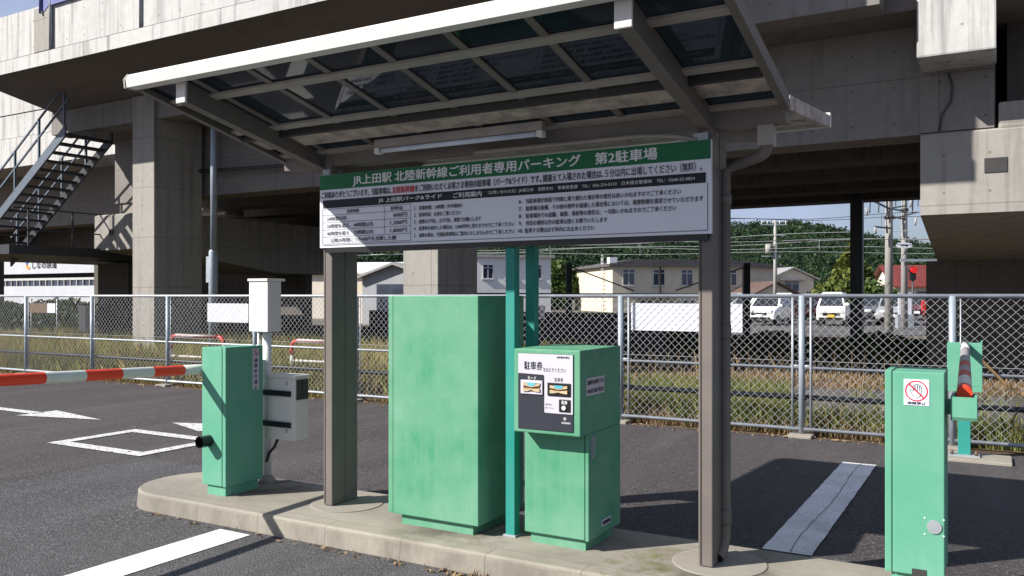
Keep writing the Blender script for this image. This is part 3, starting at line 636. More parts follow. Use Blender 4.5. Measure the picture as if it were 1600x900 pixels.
# wiring pipe along the valley and rain pipe at the right post
can.add('conduit', Part().tube([(1.2, -.02, 2.49), (2.3, -.02, 2.49), (2.5, -.03, 2.47), (2.62, -.02, 2.44)], .014, 8), 'bar')
dpx, dpb = pxa(1133, .19), .19
p = Part().tube([(2.97, .07, 2.50), (2.97, .07, 2.39), (2.955, .085, 2.355), (2.93, .10, 2.345), (2.84, .165, 2.335), (2.80, .185, 2.325), (dpx, dpb, 2.29), (dpx, dpb, .30), (dpx, dpb-.005, .25), (dpx-.005, dpb-.025, .20), (dpx-.012, dpb-.085, .165)], .030, 14)
dp = can.add('drain_pipe', p, 'steel')
for z0, z1 in ((1.36, 1.44), (2.10, 2.16), (.33, .42)): can.add('pipe_socket', Part().tube([(dpx, dpb, z0), (dpx, dpb, z1)], .034, 14), 'steel', dp)
can.add('pipe_mouth', Part().tube([(dpx-.0122, dpb-.0865, .1645), (dpx-.0126, dpb-.0885, .1638)], .024, 14), 'black', dp)
can.add('down_spout', Part().box(2.93, 3.01, .03, .11, 2.39, 2.51), 'bar')
# fluorescent batten under the pan
la0, la1 = pxa(588, -.13), pxa(850, -.13)
lamp = Thing('fluorescent_batten', 'long unlit fluorescent batten lamp fixed beneath the canopy roof', 'lamp', ((la0+la1)/2, -.13, 2.56))
lamp.add('housing', Part().box(la0, la1, -.155, -.105, rz(-.13)-.075, rz(-.13)-.022, .004), 'bar')
lamp.add('tube', Part().tube([(la0+.05, -.132, rz(-.13)-.092), (la1-.05, -.132, rz(-.13)-.092)], .0165, 12), 'tube_glass')
lamp.add('end_cap', Part().box(la0, la0+.04, -.155, -.105, rz(-.13)-.112, rz(-.13)-.076, .003), 'white')
lamp.add('end_cap', Part().box(la1-.04, la1, -.155, -.105, rz(-.13)-.112, rz(-.13)-.076, .003), 'white')

# ================================================================== NOTICE BOARD
SB = -.03; SA0, SA1 = pxa(500, SB), pxa(1111, SB); SZ0, SZ1 = 1.932, 2.436; SW, SH = SA1-SA0, SZ1-SZ0
sgn = Thing('notice_board', 'wide white parking notice with green title band, hung between the canopy posts', 'sign', ((SA0+SA1)/2, SB, SZ0))
def sx(px): return pxa(px, SB)
def sz(f): return SZ1-f*SH
sgn.add('panel', Part().box(SA0, SA1, SB, SB+.025, SZ0, SZ1), 'white_sign')
sgn.add('lower_rail', Part().box(SA0+.05, SA1-.02, SB+.003, SB+.06, SZ0-.035, SZ0-.001), 'black')
sgn.add('bracket', Part().box(SA0+.02, SA0+.08, SB+.006, SB+.03, SZ1, SZ1+.04), 'galv'); sgn.add('bracket', Part().box(SA1-.10, SA1-.02, SB+.006, SB+.03, SZ1, SZ1+.04), 'galv')
y1, y2 = SB-.0025, SB-.004
sgn.add('title_band', Part().box(SA0+.0015, SA1-.0015, y1, SB-.0005, sz(.205), sz(.002)), 'sign_green')
sgn.add('heading_band', Part().box(SA0+.03, SA1-.028, y1, SB-.0005, sz(.458), sz(.348)), 'sign_black')
L = Part().mat(0)
L.text('JR上田駅 北陸新幹線ご利用者専用パーキング　第2駐車場', sx(552), sz(.188), sx(1027)-sx(552), SH*.155, y2, bold=.03)
L.text('JR 上田駅パーク&ライド', sx(592), sz(.438), sx(691)-sx(592), SH*.066, y2, bold=.03)
L.text('ご利用案内', sx(709), sz(.438), sx(753)-sx(709), SH*.066, y2, bold=.03)
L.text('（お問い合わせ先）JR東日本　長野支社　事業推進課　TEL：026-224-5310　日本連合警備㈱　TEL：0268-25-0824', sx(763), sz(.43), sx(1086)-sx(763), SH*.05, y2)
L.mat(1)
L.text('ご利用ありがとうございます。当駐車場は、', sx(503), sz(.325), sx(612)-sx(503), SH*.092, y2, bold=.02)
L.text('をご利用いただくお客さま専用の駐車場（パーク&ライド）です。', sx(649), sz(.325), sx(846)-sx(649), SH*.092, y2, bold=.02)
L.text('間違えて入場された場合は、', sx(849), sz(.325), sx(943)-sx(849), SH*.09, y2, bold=.02)
L.text('５分以内に出場してください（無料）。', sx(946), sz(.328), sx(1097)-sx(946), SH*.098, y2, bold=.008)
L.mat(2).text('北陸新幹線', sx(613), sz(.325), sx(648)-sx(613), SH*.092, y2, bold=.025).mat(1)
def hline(px0, px1, f, w=.0022): L.box(sx(px0), sx(px1), y2-.0003, y2+.0003, sz(f)-w/2, sz(f)+w/2)
def vline(px, f0, f1, w=.0022): L.box(sx(px)-w/2, sx(px)+w/2, y2-.0003, y2+.0003, sz(f1), sz(f0))
for f in (.475, .555, .655, .755, .853, .945): hline(505, 642, f)
for pxv in (505, 642): vline(pxv, .475, .945)
vline(601, .475, .853)
hline(505, 1106, .965, .003); vline(1106, .46, .965, .003); vline(503.5, .46, .965, .003)
def row(s_, px0, px1, f, h=.058, bold=.004): L.text(s_, sx(px0), sz(f+h/2), sx(px1)-sx(px0), SH*h, y2, bold=bold*4)
row('駐車時間', 543, 561, .515, .05); row('駐車料金', 611, 630, .515, .05)
for k, (s1_, a_, b_, s2_, c_) in enumerate((('24時間以内', 511, 541, '600円', 615), ('24時間を超え、48時間以内', 511, 583, '1,200円', 610), ('48時間を超え、72時間以内', 511, 583, '1,800円', 610))):
    row(s1_, a_, b_, .606+.1*k); row(s2_, c_, 636, .606+.1*k)
row('以降24時間につき600円を加算した額', 517, 619, .90)
for k, (t_, e) in enumerate((('営業時間：24時間（年中無休）', 722), ('駐車料金：左表をご覧ください', 721), ('紙幣は千円札、五千円札、硬貨でお願いします', 752), ('駐車券を紛失した場合は、5,000円申し受けますのでご了承ください', 804), ('満車の場合、代替駐車場等はご案内いたしませんのでご了承ください', 804))):
    row('%d.' % (k+1), 647.5, 650.5, .535+.0875*k, .045); row(t_, 655, e, .535+.0875*k, .055)
for k, (t_, e) in enumerate((('当駐車場が原因で列車に乗り遅れた場合等の責任は負いかねますのでご了承ください', 1064), ('駐車場の設備、その他の物件を破損した場合等においては、損害賠償を請求させていただきます', 1099), ('駐車場内での盗難、破損、事故等の責任は、一切負いかねますのでご了承ください', 1057), ('所定の場所以外の駐車は固くお断りいたします', 949), ('駐車する際は必ず枠内にお止めください', 929))):
    row('%d.' % (k+6), 811 if k < 4 else 810, 816 if k < 4 else 817.5, .535+.0875*k, .045); row(t_, 822 if k < 4 else 820.5, e, .535+.0875*k, .058)
sgn.add('lettering', L, ['white_ink', 'ink', 'red_ink'])

# ================================================================== CABINETS AND POSTS ON THE ISLAND
cab = Thing('equipment_cabinet', 'tall mint green equipment cabinet on the island, left of the ticket machine', 'cabinet', (.95, .1, KZ))
cab.add('body', Part().box(.602, .640, -.118, .45, .198, 1.598, .006).box(.644, 1.292, -.122, .45, .196, 1.600, .006), 'green')
cab.add('plinth', Part().box(.69, 1.235, -.09, .42, KZ-.005, .197), 'green')
cab.add('door_seam', Part().box(.638, .646, -.114, .44, .20, 1.596), 'black')
for i, (px, b) in enumerate(((790, -.005), (821, .20))):
    a = pxa(px, b); w = .063
    t = Thing('teal_post', 'nearer square teal post rising to the notice board beside the ticket machine' if i == 0 else 'farther square teal post rising behind the ticket machine', 'post', (a, b, KZ), group='teal posts under the notice board')
    t.add('shaft', Part().box(a, a+w, b, b+w, KZ, SZ0-.036 if i == 0 else 2.3, .004), 'teal')
    t.add('foot_plate', Part().box(a-.012, a+w+.012, b-.012, b+w+.012, KZ-.002, KZ+.012, .003), 'galv')

tk = Thing('ticket_machine', 'mint green parking ticket machine with overhanging head and two card slots', 'ticket machine', (1.79, .15, KZ))
TA0, TA1, TF, TB, TZ0, TZ1 = 1.576, 2.002, -.18, .405, .808, 1.292
tk.add('head', Part().box(TA0, TA1, TF, TB, TZ0, TZ1, .007), 'green')
tk.add('body', Part().box(1.582, 1.974, -.062, TB-.003, .196, TZ0-.0015, .004).box(1.980, 2.0015, -.066, TB-.002, .192, TZ0-.001, .004), 'green')
tk.add('door_seam', Part().box(1.972, 1.982, -.056, .3, .2, TZ0-.002), 'black')
tk.add('plinth', Part().box(1.61, 1.968, -.035, TB-.04, KZ-.005, .198), 'green')
tw, thh = TA1-TA0, TZ1-TZ0
def fx(f): return TA0+f*tw
def fz(f): return TZ1-f*thh
def plate(f0, f1, g0, g1, y, m, name, th=.003, bev=.0):
    return tk.add(name, Part().box(fx(f0), fx(f1), y-th, y, fz(g1), fz(g0), bev), m)
fp = plate(.07, .905, .05, .955, TF+.001, 'panel_dark', 'front_plate', .006, .002)
q = Part().prism([(fx(.075), fz(.055)), (fx(.90), fz(.055)), (fx(.90), fz(.745)), (fx(.49), fz(.745)), (fx(.478), fz(.735)), (fx(.478), fz(.315)), (fx(.465), fz(.30)), (fx(.075), fz(.29))], 'y', TF-.0072, TF-.0048)
tk.add('white_panel', q, 'panel_white', fp)
yy = TF-.0085
def slot(f0, f1, g0, g1, frame_m):
    fr = Part().box(fx(f0), fx(f1), TF-.014, TF-.006, fz(g1), fz(g0), .003)
    o = tk.add('card_slot', fr, frame_m)
    i0, i1, j0, j1 = f0+.045, f1-.035, g0+.03, g1-.03; c = (i0+i1)/2; m_ = (j0+j1)/2
    tk.add('slot_recess', Part().box(fx(i0), fx(i1), TF-.0148, TF-.013, fz(j1), fz(j0)), 'slot_dark', o)
    tk.add('slot_bezel', Part().prism([(fx(i0), fz(j0)), (fx(i0+.07), fz(j0+.008)), (fx(c), fz(m_-.012)), (fx(i1-.07), fz(j0+.008)), (fx(i1), fz(j0)), (fx(i1), fz(j0+.03)), (fx(c), fz(m_)), (fx(i0), fz(j0+.03))], 'y', TF-.021, TF-.0145).prism([(fx(i0), fz(j1)), (fx(i0), fz(j1-.04)), (fx(c), fz(m_+.018)), (fx(i1), fz(j1-.04)), (fx(i1), fz(j1)), (fx(i1-.07), fz(j1-.005)), (fx(c), fz(m_+.03)), (fx(i0+.07), fz(j1-.005))], 'y', TF-.021, TF-.0145), 'slot', o)
    tk.add('blue_tape', Part().prism([(fx(i0+.06), fz(j0-.002)), (fx(i1-.06), fz(j0-.002)), (fx(i1-.075), fz(j0+.03)), (fx(c), fz(m_-.012)), (fx(i0+.075), fz(j0+.03))], 'y', TF-.0225, TF-.0212), 'tape', o)
slot(.12, .455, .37, .535, 'panel_white'); slot(.53, .868, .385, .54, 'black')
bo = tk.add('button_plate', Part().box(fx(.70), fx(.868), TF-.012, TF-.006, fz(.722), fz(.575), .003), 'black')
tk.add('push_button', Part().disc((fx(.778), TF-.012, fz(.672)), .0125, 'y', 24, .007), 'white_ink', bo)
L = Part().mat(0)
L.text('駐車券', fx(.17), fz(.245), .28*tw, .10*thh, yy, bold=.004); L.text('をおとりください', fx(.462), fz(.262), .335*tw, .05*thh, yy)
L.text('AMANO', fx(.665), fz(.098), .185*tw, .026*thh, yy, bold=.02); L.text('駐車券', fx(.63), fz(.372), .13*tw, .048*thh, yy)
L.text('磁気面を', fx(.492), fz(.655), .10*tw, .02*thh, yy); L.text('確認してください', fx(.492), fz(.695), .13*tw, .02*thh, yy)
L.mat(1).text('カード', fx(.225), fz(.366), .13*tw, .044*thh, yy); L.text('発券', fx(.738), fz(.632), .09*tw, .045*thh, TF-.0128, bold=.01)
L.mat(2).disc((fx(.785), TF-.007, fz(.80)), .010, 'y', 18, .0012); L.box(fx(.735), fx(.865), TF-.0075, TF-.0065, fz(.86), fz(.838))
tk.add('lettering', L, ['ink', 'white_ink', 'ink_grey'])
def side_label(name, b0, b1, z0, z1, rows):
    o = tk.add(name, Part().box(TA1-.001, TA1+.0018, b0, b1, z0, z1), 'panel_white')
    L = Part(); n_ = len(rows); hh_ = (z1-z0)/n_
    for k, (s_, hk) in enumerate(rows): L.text(s_, b0+.012, z1-hh_*(k+.5)-hh_*hk/2, (b1-b0)-.024, hh_*hk, TA1+.0032, 'x', bold=.012)
    tk.add('lettering', L, 'ink', o)
side_label('side_label', -.10, .152, 1.028, 1.128, (('駐車券をお取り下さい', .55), ('PLEASE TAKE TICKET', .45)))
side_label('small_label', .115, .25, .235, .275, (('駐車場管理用', .55),))
tk.add('lock_handle', Part().box(TA1-.001, TA1+.006, -.035, .0, .66, .79, .003).box(TA1+.005, TA1+.014, -.025, -.008, .69, .77, .003), 'galv_post')

# ------------------------------------------------------------------ gate machines
def no_sign(L, cx, cz, r, y, plane, hand):
    """red ring with a bar, drawn as flat rings"""
    def P(u_, w_): return (u_, y, w_) if plane == 'y' else (y, u_, w_)
    n_ = 36; L.mat(1)
    for k in range(n_):
        t0, t1 = 2*math.pi*k/n_, 2*math.pi*(k+1)/n_
        L.face([P(cx+r*math.cos(t0), cz+r*math.sin(t0)), P(cx+r*math.cos(t1), cz+r*math.sin(t1)), P(cx+r*.88*math.cos(t1), cz+r*.88*math.sin(t1)), P(cx+r*.88*math.cos(t0), cz+r*.88*math.sin(t0))])
    s_ = r*.9*.7071; w_ = r*.055
    L.face([P(cx-s_-w_, cz+s_-w_), P(cx-s_+w_, cz+s_+w_), P(cx+s_+w_, cz-s_+w_), P(cx+s_-w_, cz-s_-w_)])
    L.mat(0)
    def stroke(pts, w):
        for (x0, z0), (x1, z1) in zip(pts, pts[1:]):
            d = math.hypot(x1-x0, z1-z0) or 1; nx, nz = -(z1-z0)/d*w/2, (x1-x0)/d*w/2
            L.face([P(cx+r*x0+nx, cz+r*z0+nz-0), P(cx+r*x0-nx, cz+r*z0-nz), P(cx+r*x1-nx, cz+r*z1-nz), P(cx+r*x1+nx, cz+r*z1+nz)])
    if hand:   # outline of an open palm with five fingers
        stroke([(.38, -.45), (.42, -.1), (.44, .42), (.36, .50), (.29, .42), (.28, .02), (.26, .58), (.17, .66), (.09, .58), (.08, .04), (.05, .62), (-.04, .69), (-.12, .60), (-.11, .02), (-.15, .48), (-.23, .54), (-.30, .46), (-.27, -.05), (-.46, .16), (-.57, .14), (-.58, .05), (-.40, -.30), (-.18, -.55), (.1, -.62), (.38, -.45)], r*.045)
    else:      # walking person
        L.disc((cx, y, cz+r*.55), r*.13, 'y' if plane == 'y' else 'x', 12, .0004)
        stroke([(0, .4), (-.05, -.05), (.25, -.35), (.28, -.65)], r*.12); stroke([(-.05, -.05), (-.25, -.35), (-.45, -.6)], r*.12); stroke([(-.35, .0), (-.18, .3), (.02, .32), (.2, .1), (.38, .02)], r*.09)

gl = Thing('gate_machine', 'mint green barrier gate machine at the rounded left end of the island', 'barrier gate', (-.97, .0, KZ))
gl.add('body', Part().box(-1.099, -.888, -.172, .192, .203, 1.218, .005).box(-.884, -.850, -.170, .192, .200, 1.222, .005), 'green2')
gl.add('door_seam', Part().box(-.890, -.882, -.166, .18, .205, 1.216), 'black')
gl.add('plinth', Part().box(-1.06, -.87, -.153, .16, KZ-.005, .203), 'green2')
lab = gl.add('warning_label', Part().box(-.851, -.8485, .087, .150, .885, 1.20), 'panel_white')
L = Part()
no_sign(L, .1185, 1.168, .027, -.847, 'x', False)
for k, ch in enumerate('通路歩行禁止'): L.text(ch, .100, 1.095-.041*k, .034, .031, -.847, 'x', bold=.004)
gl.add('lettering', L, ['ink', 'red_ink'], lab)
gl.add('lock', Part().disc((-.850, -.10, .86), .008, 'x', 12, .004), 'galv')
gl.add('tube_lamp', Part().tube([(-1.02, -.172, .53), (-1.02, -.265, .53)], .043, 20, False).tube([(-1.02, -.20, .53), (-1.02, -.21, .53)], .036, 20), 'black')
# arm on its hub, striped in reflective bands
ax = -1.145
hub = gl.add('arm_hub', Part().box(-1.135, -1.098, -.11, .10, .98, 1.10, .006).tube([(-1.17, -.03, 1.04), (-1.09, -.03, 1.04)], .055, 18), 'green2')
az = lambda b: 1.045+.030*(-b)
bs = [.05]+[pxb(px, ax) for px in (285, 237, 188, 131, 68)]+[-1.98, -2.36, -2.74, -3.1]
p = Part()
for i, (b0, b1) in enumerate(zip(bs, bs[1:])): p.mat(i % 2).tube([(ax, b0, az(b0)), (ax, b1, az(b1))], .037, 20, i in (0, len(bs)-2))
gl.add('barrier_arm', p, ['arm_white', 'orange'])

gr = Thing('gate_machine', 'mint green barrier gate machine with a no-touching sticker, nearest the camera at right', 'barrier gate', (3.66, .35, KZ))
gr.add('body', Part().box(3.53, 3.562, .202, .53, .200, 1.222, .005).box(3.566, 3.80, .198, .53, .203, 1.218, .005), 'green2')
gr.add('door_seam', Part().box(3.559, 3.569, .208, .5, .205, 1.214), 'black')
gr.add('plinth', Part().box(3.56, 3.77, .22, .5, KZ-.005, .203), 'green2')
lab = gr.add('warning_label', Part().box(3.618, 3.733, .1955, .1982, 1.052, 1.182), 'white_sign')
L = Part(); no_sign(L, 3.6755, 1.124, .052, .1942, 'y', True); L.text('接触禁止', 3.633, 1.057, .085, .014, .1942, bold=.004)
gr.add('lettering', L, ['ink', 'red_ink'], lab)
gr.add('cover_disc', Part().disc((3.755, .198, .455), .034, 'y', 28, .006), 'galv')
p = Part()
for dx, dz in ((-.042, .04), (.042, .04), (-.042, -.04), (.042, -.04)): p.disc((3.755+dx, .198, .455+dz), .004, 'y', 8, .003)
gr.add('rivet', p, 'white_ink'); gr.add('vent', Part().box(3.655, 3.72, .194, .1985, .19, .235), 'greyplate')
hub = gr.add('arm_hub', Part().box(3.825, 3.94, .235, .248, .985, 1.10).box(3.825, 3.838, .248, .42, .985, 1.10).box(3.927, 3.94, .248, .42, .985, 1.10).box(3.825, 3.94, .42, .432, .985, 1.10).box(3.825, 3.94, .235, .43, .985, 1.0).tube([(3.79, .33, 1.04), (3.83, .33, 1.04)], .04, 14), 'green2')
P0, P1 = Vector((3.882, .36, 1.105)), Vector((3.752, 4.98, 1.115)); cuts = [0, .05, .16, .24, .33, .42, .80, 1.0]
p = Part(); mi = [1, 0, 3, 2, 3, 2, 0]
for k, (c0, c1) in enumerate(zip(cuts, cuts[1:])): p.mat(mi[k]).tube([P0.lerp(P1, c0), P0.lerp(P1, c1)], .036, 18, k in (0, 6))
gr.add('barrier_arm', p, ['arm_white', 'orange', 'arm_grey', 'arm_red'])

rc = Thing('arm_rest_post', 'green forked rest post holding the tip of the striped barrier arm by the fence', 'post', (3.745, 4.93, 0))
rc.add('fork', Part().box(3.597, 3.712, 4.90, 4.912, .716, 1.142, .002).box(3.786, 3.90, 4.90, 4.912, .716, 1.142, .002).box(3.597, 3.90, 4.9, 4.912, .66, .714, .002).box(3.888, 3.90, 4.912, 5.05, .72, 1.16), 'green2')
rc.add('post', Part().box(3.69, 3.80, 4.914, 5.02, .04, .76, .005), 'teal')
rc.add('pin', Part().tube([(3.70, 4.93, 1.10), (3.80, 4.93, 1.10)], .012, 10), 'white')
rc.add('base_plate', Part().box(3.61, 3.88, 4.86, 5.07, .03, .045), 'galv')
for x in (3.64, 3.85): rc.add('anchor_bolt', Part().tube([(x, 4.89, .045), (x, 4.89, .085)], .014, 8), 'boltm')
solid('concrete_footing_block', Part().box(3.58, 4.15, 4.72, 5.15, -.03, .03, .012), 'footing', (3.8, 4.9, 0), label='flat concrete block under the green rest post by the fence', cat='footing')
solid('wooden_stick', Part().bar((3.84, 5.32, 1.0), (4.10, 5.42, .70), .045, .02), 'wood', (3.9, 5.35, .8), label='weathered wooden stick slanting against the fence beside the forked post', cat='stick')

# ------------------------------------------------------------------ white pole with two boxes
pa, pb = -.968, .345
pl = Thing('white_meter_pole', 'white round steel pole standing behind the left gate machine', 'pole', (pa, pb, KZ))
pl.add('shaft', Part().tube([(pa, pb, KZ-.01), (pa, pb, 1.33)], .034, 18), 'white')
pl.add('conduit', Part().tube([(pa-.045, pb-.04, 1.33), (pa-.045, pb-.04, 1.02)], .012, 10), 'white')
pl.add('base_mortar', Part().tube([(pa, pb, KZ-.005), (pa, pb, KZ+.03), (pa, pb, KZ+.06)], [.085, .06, .036], 16), 'footing')
mb = Thing('white_meter_box', 'tall white metal box with overhanging lid on top of the white pole', 'meter box', (-.93, .3, 1.32))
mb.add('body', Part().box(-1.032, -.834, .222, .365, 1.322, 1.712, .004), 'white')
mb.add('lid', Part().box(-1.038, -.825, .210, .40, 1.7125, 1.732, .003), 'greybox'); mb.add('door', Part().box(-.833, -.828, .24, .355, 1.34, 1.70), 'greybox')
jb = Thing('junction_box', 'grey-white junction box strapped low on the white pole', 'junction box', (-.77, .38, .486))
jb.add('body', Part().box(-.915, -.626, .302, .448, .487, .966, .005), 'greybox'); jb.add('lid', Part().box(-.920, -.618, .292, .455, .9665, .988, .003), 'greybox')
for z0 in (.585, .825): jb.add('strap', Part().box(-.99, -.665, .288, .301, z0, z0+.042, .002), 'black')
jb.add('cover_plate', Part().box(-.6255, -.621, .315, .375, .80, .955).box(-.6255, -.621, .38, .44, .80, .955), 'greyplate')
jb.add('cable', Part().tube([(-.85, .35, .49), (-.87, .33, .42), (-.91, .31, .37), (-.94, .315, .30)], .011, 8), 'black')
p = Part()
for z0 in (.545, .91): p.box(-.72, -.705, .297, .3025, z0, z0+.03, .001)
jb.add('clip', p, 'ink_grey')

# ------------------------------------------------------------------ tall lamp pole, guard hoops behind the fence
b = 9.0; a = pxa(334, b)
lp = Thing('lamp_pole', 'tall galvanised steel pole standing behind the fence in front of the viaduct', 'pole', (a, b, 0))
lp.add('upper_shaft', Part().tube([(a, b, 2.6), (a, b, 6.6)], .075, 14), 'galv_post'); lp.add('lower_shaft', Part().tube([(a-.02, b, -.02), (a-.02, b, 2.6), (a-.02, b, 2.66)], [.105, .10, .08], 14), 'galv_post')
lp.add('box', Part().box(a-.17, a-.07, b-.08, b+.05, 1.9, 2.5, .01), 'galv')
def hoop(px0, b, w, label, h=.78):
    a = pxa(px0, b); t = Thing('guard_hoop', label, 'guard rail', (a+w/2, b, 0), group='red and white guard hoops')
    r = .14; pts = [(a, b, -.02), (a, b, h-r)]+[(a+r-r*math.cos(R(k)), b, h-r+r*math.sin(R(k))) for k in (22, 45, 67, 90)]+[(a+w-r, b, h)]+[(a+w-r+r*math.sin(R(k)), b, h-r+r*math.cos(R(k))) for k in (22, 45, 67, 90)]+[(a+w, b, -.02)]
    n_ = len(pts); p = Part()
    segs = [(pts[0], (a, b, .2)), ((a, b, .2), (a, b, .42)), ((a, b, .42), pts[1])]
    p.mat(1).tube([pts[0], (a, b, .18)], .036, 10).mat(0).tube([(a, b, .18), (a, b, h-.26)], .036, 10).mat(1).tube([(a, b, h-.26)]+pts[1:7], .036, 10).mat(0).tube([pts[5], (a+w*.45, b, h), (a+w-r-.1, b, h)], .036, 10).mat(1).tube([(a+w-r-.1, b, h)]+pts[6:11], .036, 10).mat(0).tube([pts[10], pts[11]], .036, 10)
    t.add('hoop', p, ['guardwhite', 'redp']); t.add('cross_rail', Part().tube([(a, b, .42), (a+w, b, .42)], .022, 8), 'guardwhite')
hoop(456, 6.9, 1.5, 'red and white guard hoop in the grass right of the white meter pole'); hoop(267, 6.6, 1.5, 'red and white guard hoop in the grass left of the left gate machine', .82)

# ================================================================== GRASS AND HEDGES
def field(n, a0, a1, b0, b1, h0, h1, w, dens=None):
    A = rng.uniform(a0, a1, n); B = b0+(b1-b0)*rng.random(n)
    if dens is not None:
        k = np.array([mnoise.noise(Vector((x*.8, y*.8, dens))) for x, y in zip(A, B)]); k2 = np.array([mnoise.noise(Vector((x*2.3, y*2.3, dens+4))) for x, y in zip(A, B)]); keep = k+.6*k2 > -.08-.25*rng.random(n); A, B = A[keep], B[keep]
    h = rng.uniform(h0, h1, len(A)); P = np.stack([A, B, np.full(len(A), -.01)], 1); return blades(P, h, np.full(len(A), w))
V = np.concatenate([field(52000, -24, -1, 5.62, 7.8, .15, .52, .007, 11.), field(36000, -24, -4, 7.4, 13.5, .25, .65, .010, 3.), field(9000, -20, -5, 5.9, 11, .5, .85, .004, 7.)])
quads_object('grass', V, 'grass', 5, W(0, 0), TH); props(bpy.data.objects['grass'], 'tall unmown green and straw grass behind the left of the fence', 'grass', kind='stuff')
V = np.concatenate([field(16000, -1.2, 1.8, 5.66, 6.7, .12, .44, .006, 1.), field(15000, 1.6, 9, 5.66, 6.35, .08, .34, .005, 1.), field(17000, -2.5, 1.4, 6.4, 8.6, .12, .45, .007, 2.5), field(900, -1, 9, 5.7, 6.3, .3, .5, .004), field(900, 2, 9, 7.5, 10.5, .1, .3, .008, 2.)])
quads_object('green_grass', V, 'grass_green', 5, W(0, 0), TH); props(bpy.data.objects['green_grass'], 'short green grass strip behind the right of the fence', 'grass', kind='stuff')
V = np.concatenate([field(12000, -4, 12, 10.9, 14.6, .04, .13, .009, 4.), field(500, -14, 3.4, 5.40, 5.62, .03, .10, .006, 5.), field(45, 1.43, 1.53, -.45, -.40, .02, .07, .004), field(70, -.5, 3.2, -.41, -.395, .01, .04, .003), field(4500, -1.2, 4.0, 5.6, 6.1, .06, .24, .005, 9.), field(260, -4, 2.5, 10, 14, .4, .75, .005, 6.)])
quads_object('dry_grass', V, 'grass_dry', 5, W(0, 0), TH); props(bpy.data.objects['dry_grass'], 'dry straw-coloured grass beyond the path and along the fence foot', 'grass', kind='stuff')
# fallen leaves and grit along the fence foot and kerb
A = np.concatenate([rng.uniform(-14, 4, 1300), rng.normal(1.45, .12, 40), rng.uniform(-1.4, 3, 70), rng.uniform(-6, 4, 60)]); B = np.concatenate([5.16+.30*rng.random(1300)**.5, -.43-.05*rng.random(40), -.42-.06*rng.random(70), rng.uniform(-3, 5, 60)])
q = leaf_quads(np.stack([A, B, np.full(len(A), .014)], 1), .018, 2.5)
quads_object('leaf_litter', q, 'grass_dry', 4, W(0, 0), TH); props(bpy.data.objects['leaf_litter'], 'scattered dead leaves along the fence foot and the kerb', 'litter', kind='stuff')

def bush(name, label, cat, loc, rx, ry, h, n, size, mat, shape='round', group=None, trunk=True, frame='world', rot=0):
    t = Thing(name, label, cat, loc, frame, group, rot) if frame == 'world' else Thing(name, label, cat, loc, 'island', group)
    d = rng.normal(size=(n, 3)); d /= np.linalg.norm(d, axis=1, keepdims=True); r = rng.random(n)**.35
    if shape == 'cone':
        zz = rng.random(n)**1.4; ang = rng.random(n)*2*np.pi; rr = (1-zz)**.8*(.55+.45*rng.random(n)); lump = 1+.18*np.sin(ang*5+zz*17)
        P = np.stack([np.cos(ang)*rr*rx*lump, np.sin(ang)*rr*ry*lump, zz*h*.95+.08*h], 1)
    elif shape == 'box':
        P = np.stack([rng.uniform(-rx, rx, n), rng.uniform(-ry, ry, n), h*rng.random(n)**.6], 1)
        P[:, 2] *= np.array([.8+.35*mnoise.noise(Vector((x*.9, 3.1, 0))) for x in P[:, 0]])
    else:
        lump = np.array([1+.35*mnoise.noise(Vector((x*2.2+loc[0], y*2.2, z_*2.2))) for x, y, z_ in d]); P = d*(r*lump)[:, None]*np.array([rx, ry, h*.5]); P[:, 2] += h*.5
    q = leaf_quads(P, size); o = quads_object('foliage', q, mat); o.parent = t.e
    if trunk:
        p = Part().tube([(0, 0, -.05), (rx*.03, 0, h*.35), (0, 0, h*.85)], [rx*.10+.03, rx*.07+.02, .015], 8)
        for k in range(5):
            an = k*1.3; p.tube([(0, 0, h*(.2+.1*k)), (math.cos(an)*rx*.5, math.sin(an)*ry*.5, h*(.35+.1*k))], [.03, .01], 5)
        o = link('stem', p, 'bark'); o.parent = t.e
    return t
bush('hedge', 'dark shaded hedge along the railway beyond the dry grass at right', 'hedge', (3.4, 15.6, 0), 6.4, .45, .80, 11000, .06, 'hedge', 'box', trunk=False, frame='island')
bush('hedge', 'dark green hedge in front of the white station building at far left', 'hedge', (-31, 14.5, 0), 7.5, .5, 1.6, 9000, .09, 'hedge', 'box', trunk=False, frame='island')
# dark board wall along the railway
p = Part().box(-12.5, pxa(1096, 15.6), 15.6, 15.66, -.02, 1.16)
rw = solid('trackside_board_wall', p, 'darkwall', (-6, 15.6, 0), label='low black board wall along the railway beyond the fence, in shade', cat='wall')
tr = Part()
for b in (18.5, 19.6, 22.5, 23.6): tr.box(-40, 45, b, b+.07, .16, .30)
solid('railway_rails', tr, 'rail', (0, 20, 0), kind='structure')
solid('railway_bed', Part().prism([(17.3, -.02), (17.9, .16), (25, .16), (25.8, -.02)], 'x', -45, 50), 'ballast', (0, 20, 0), kind='structure')

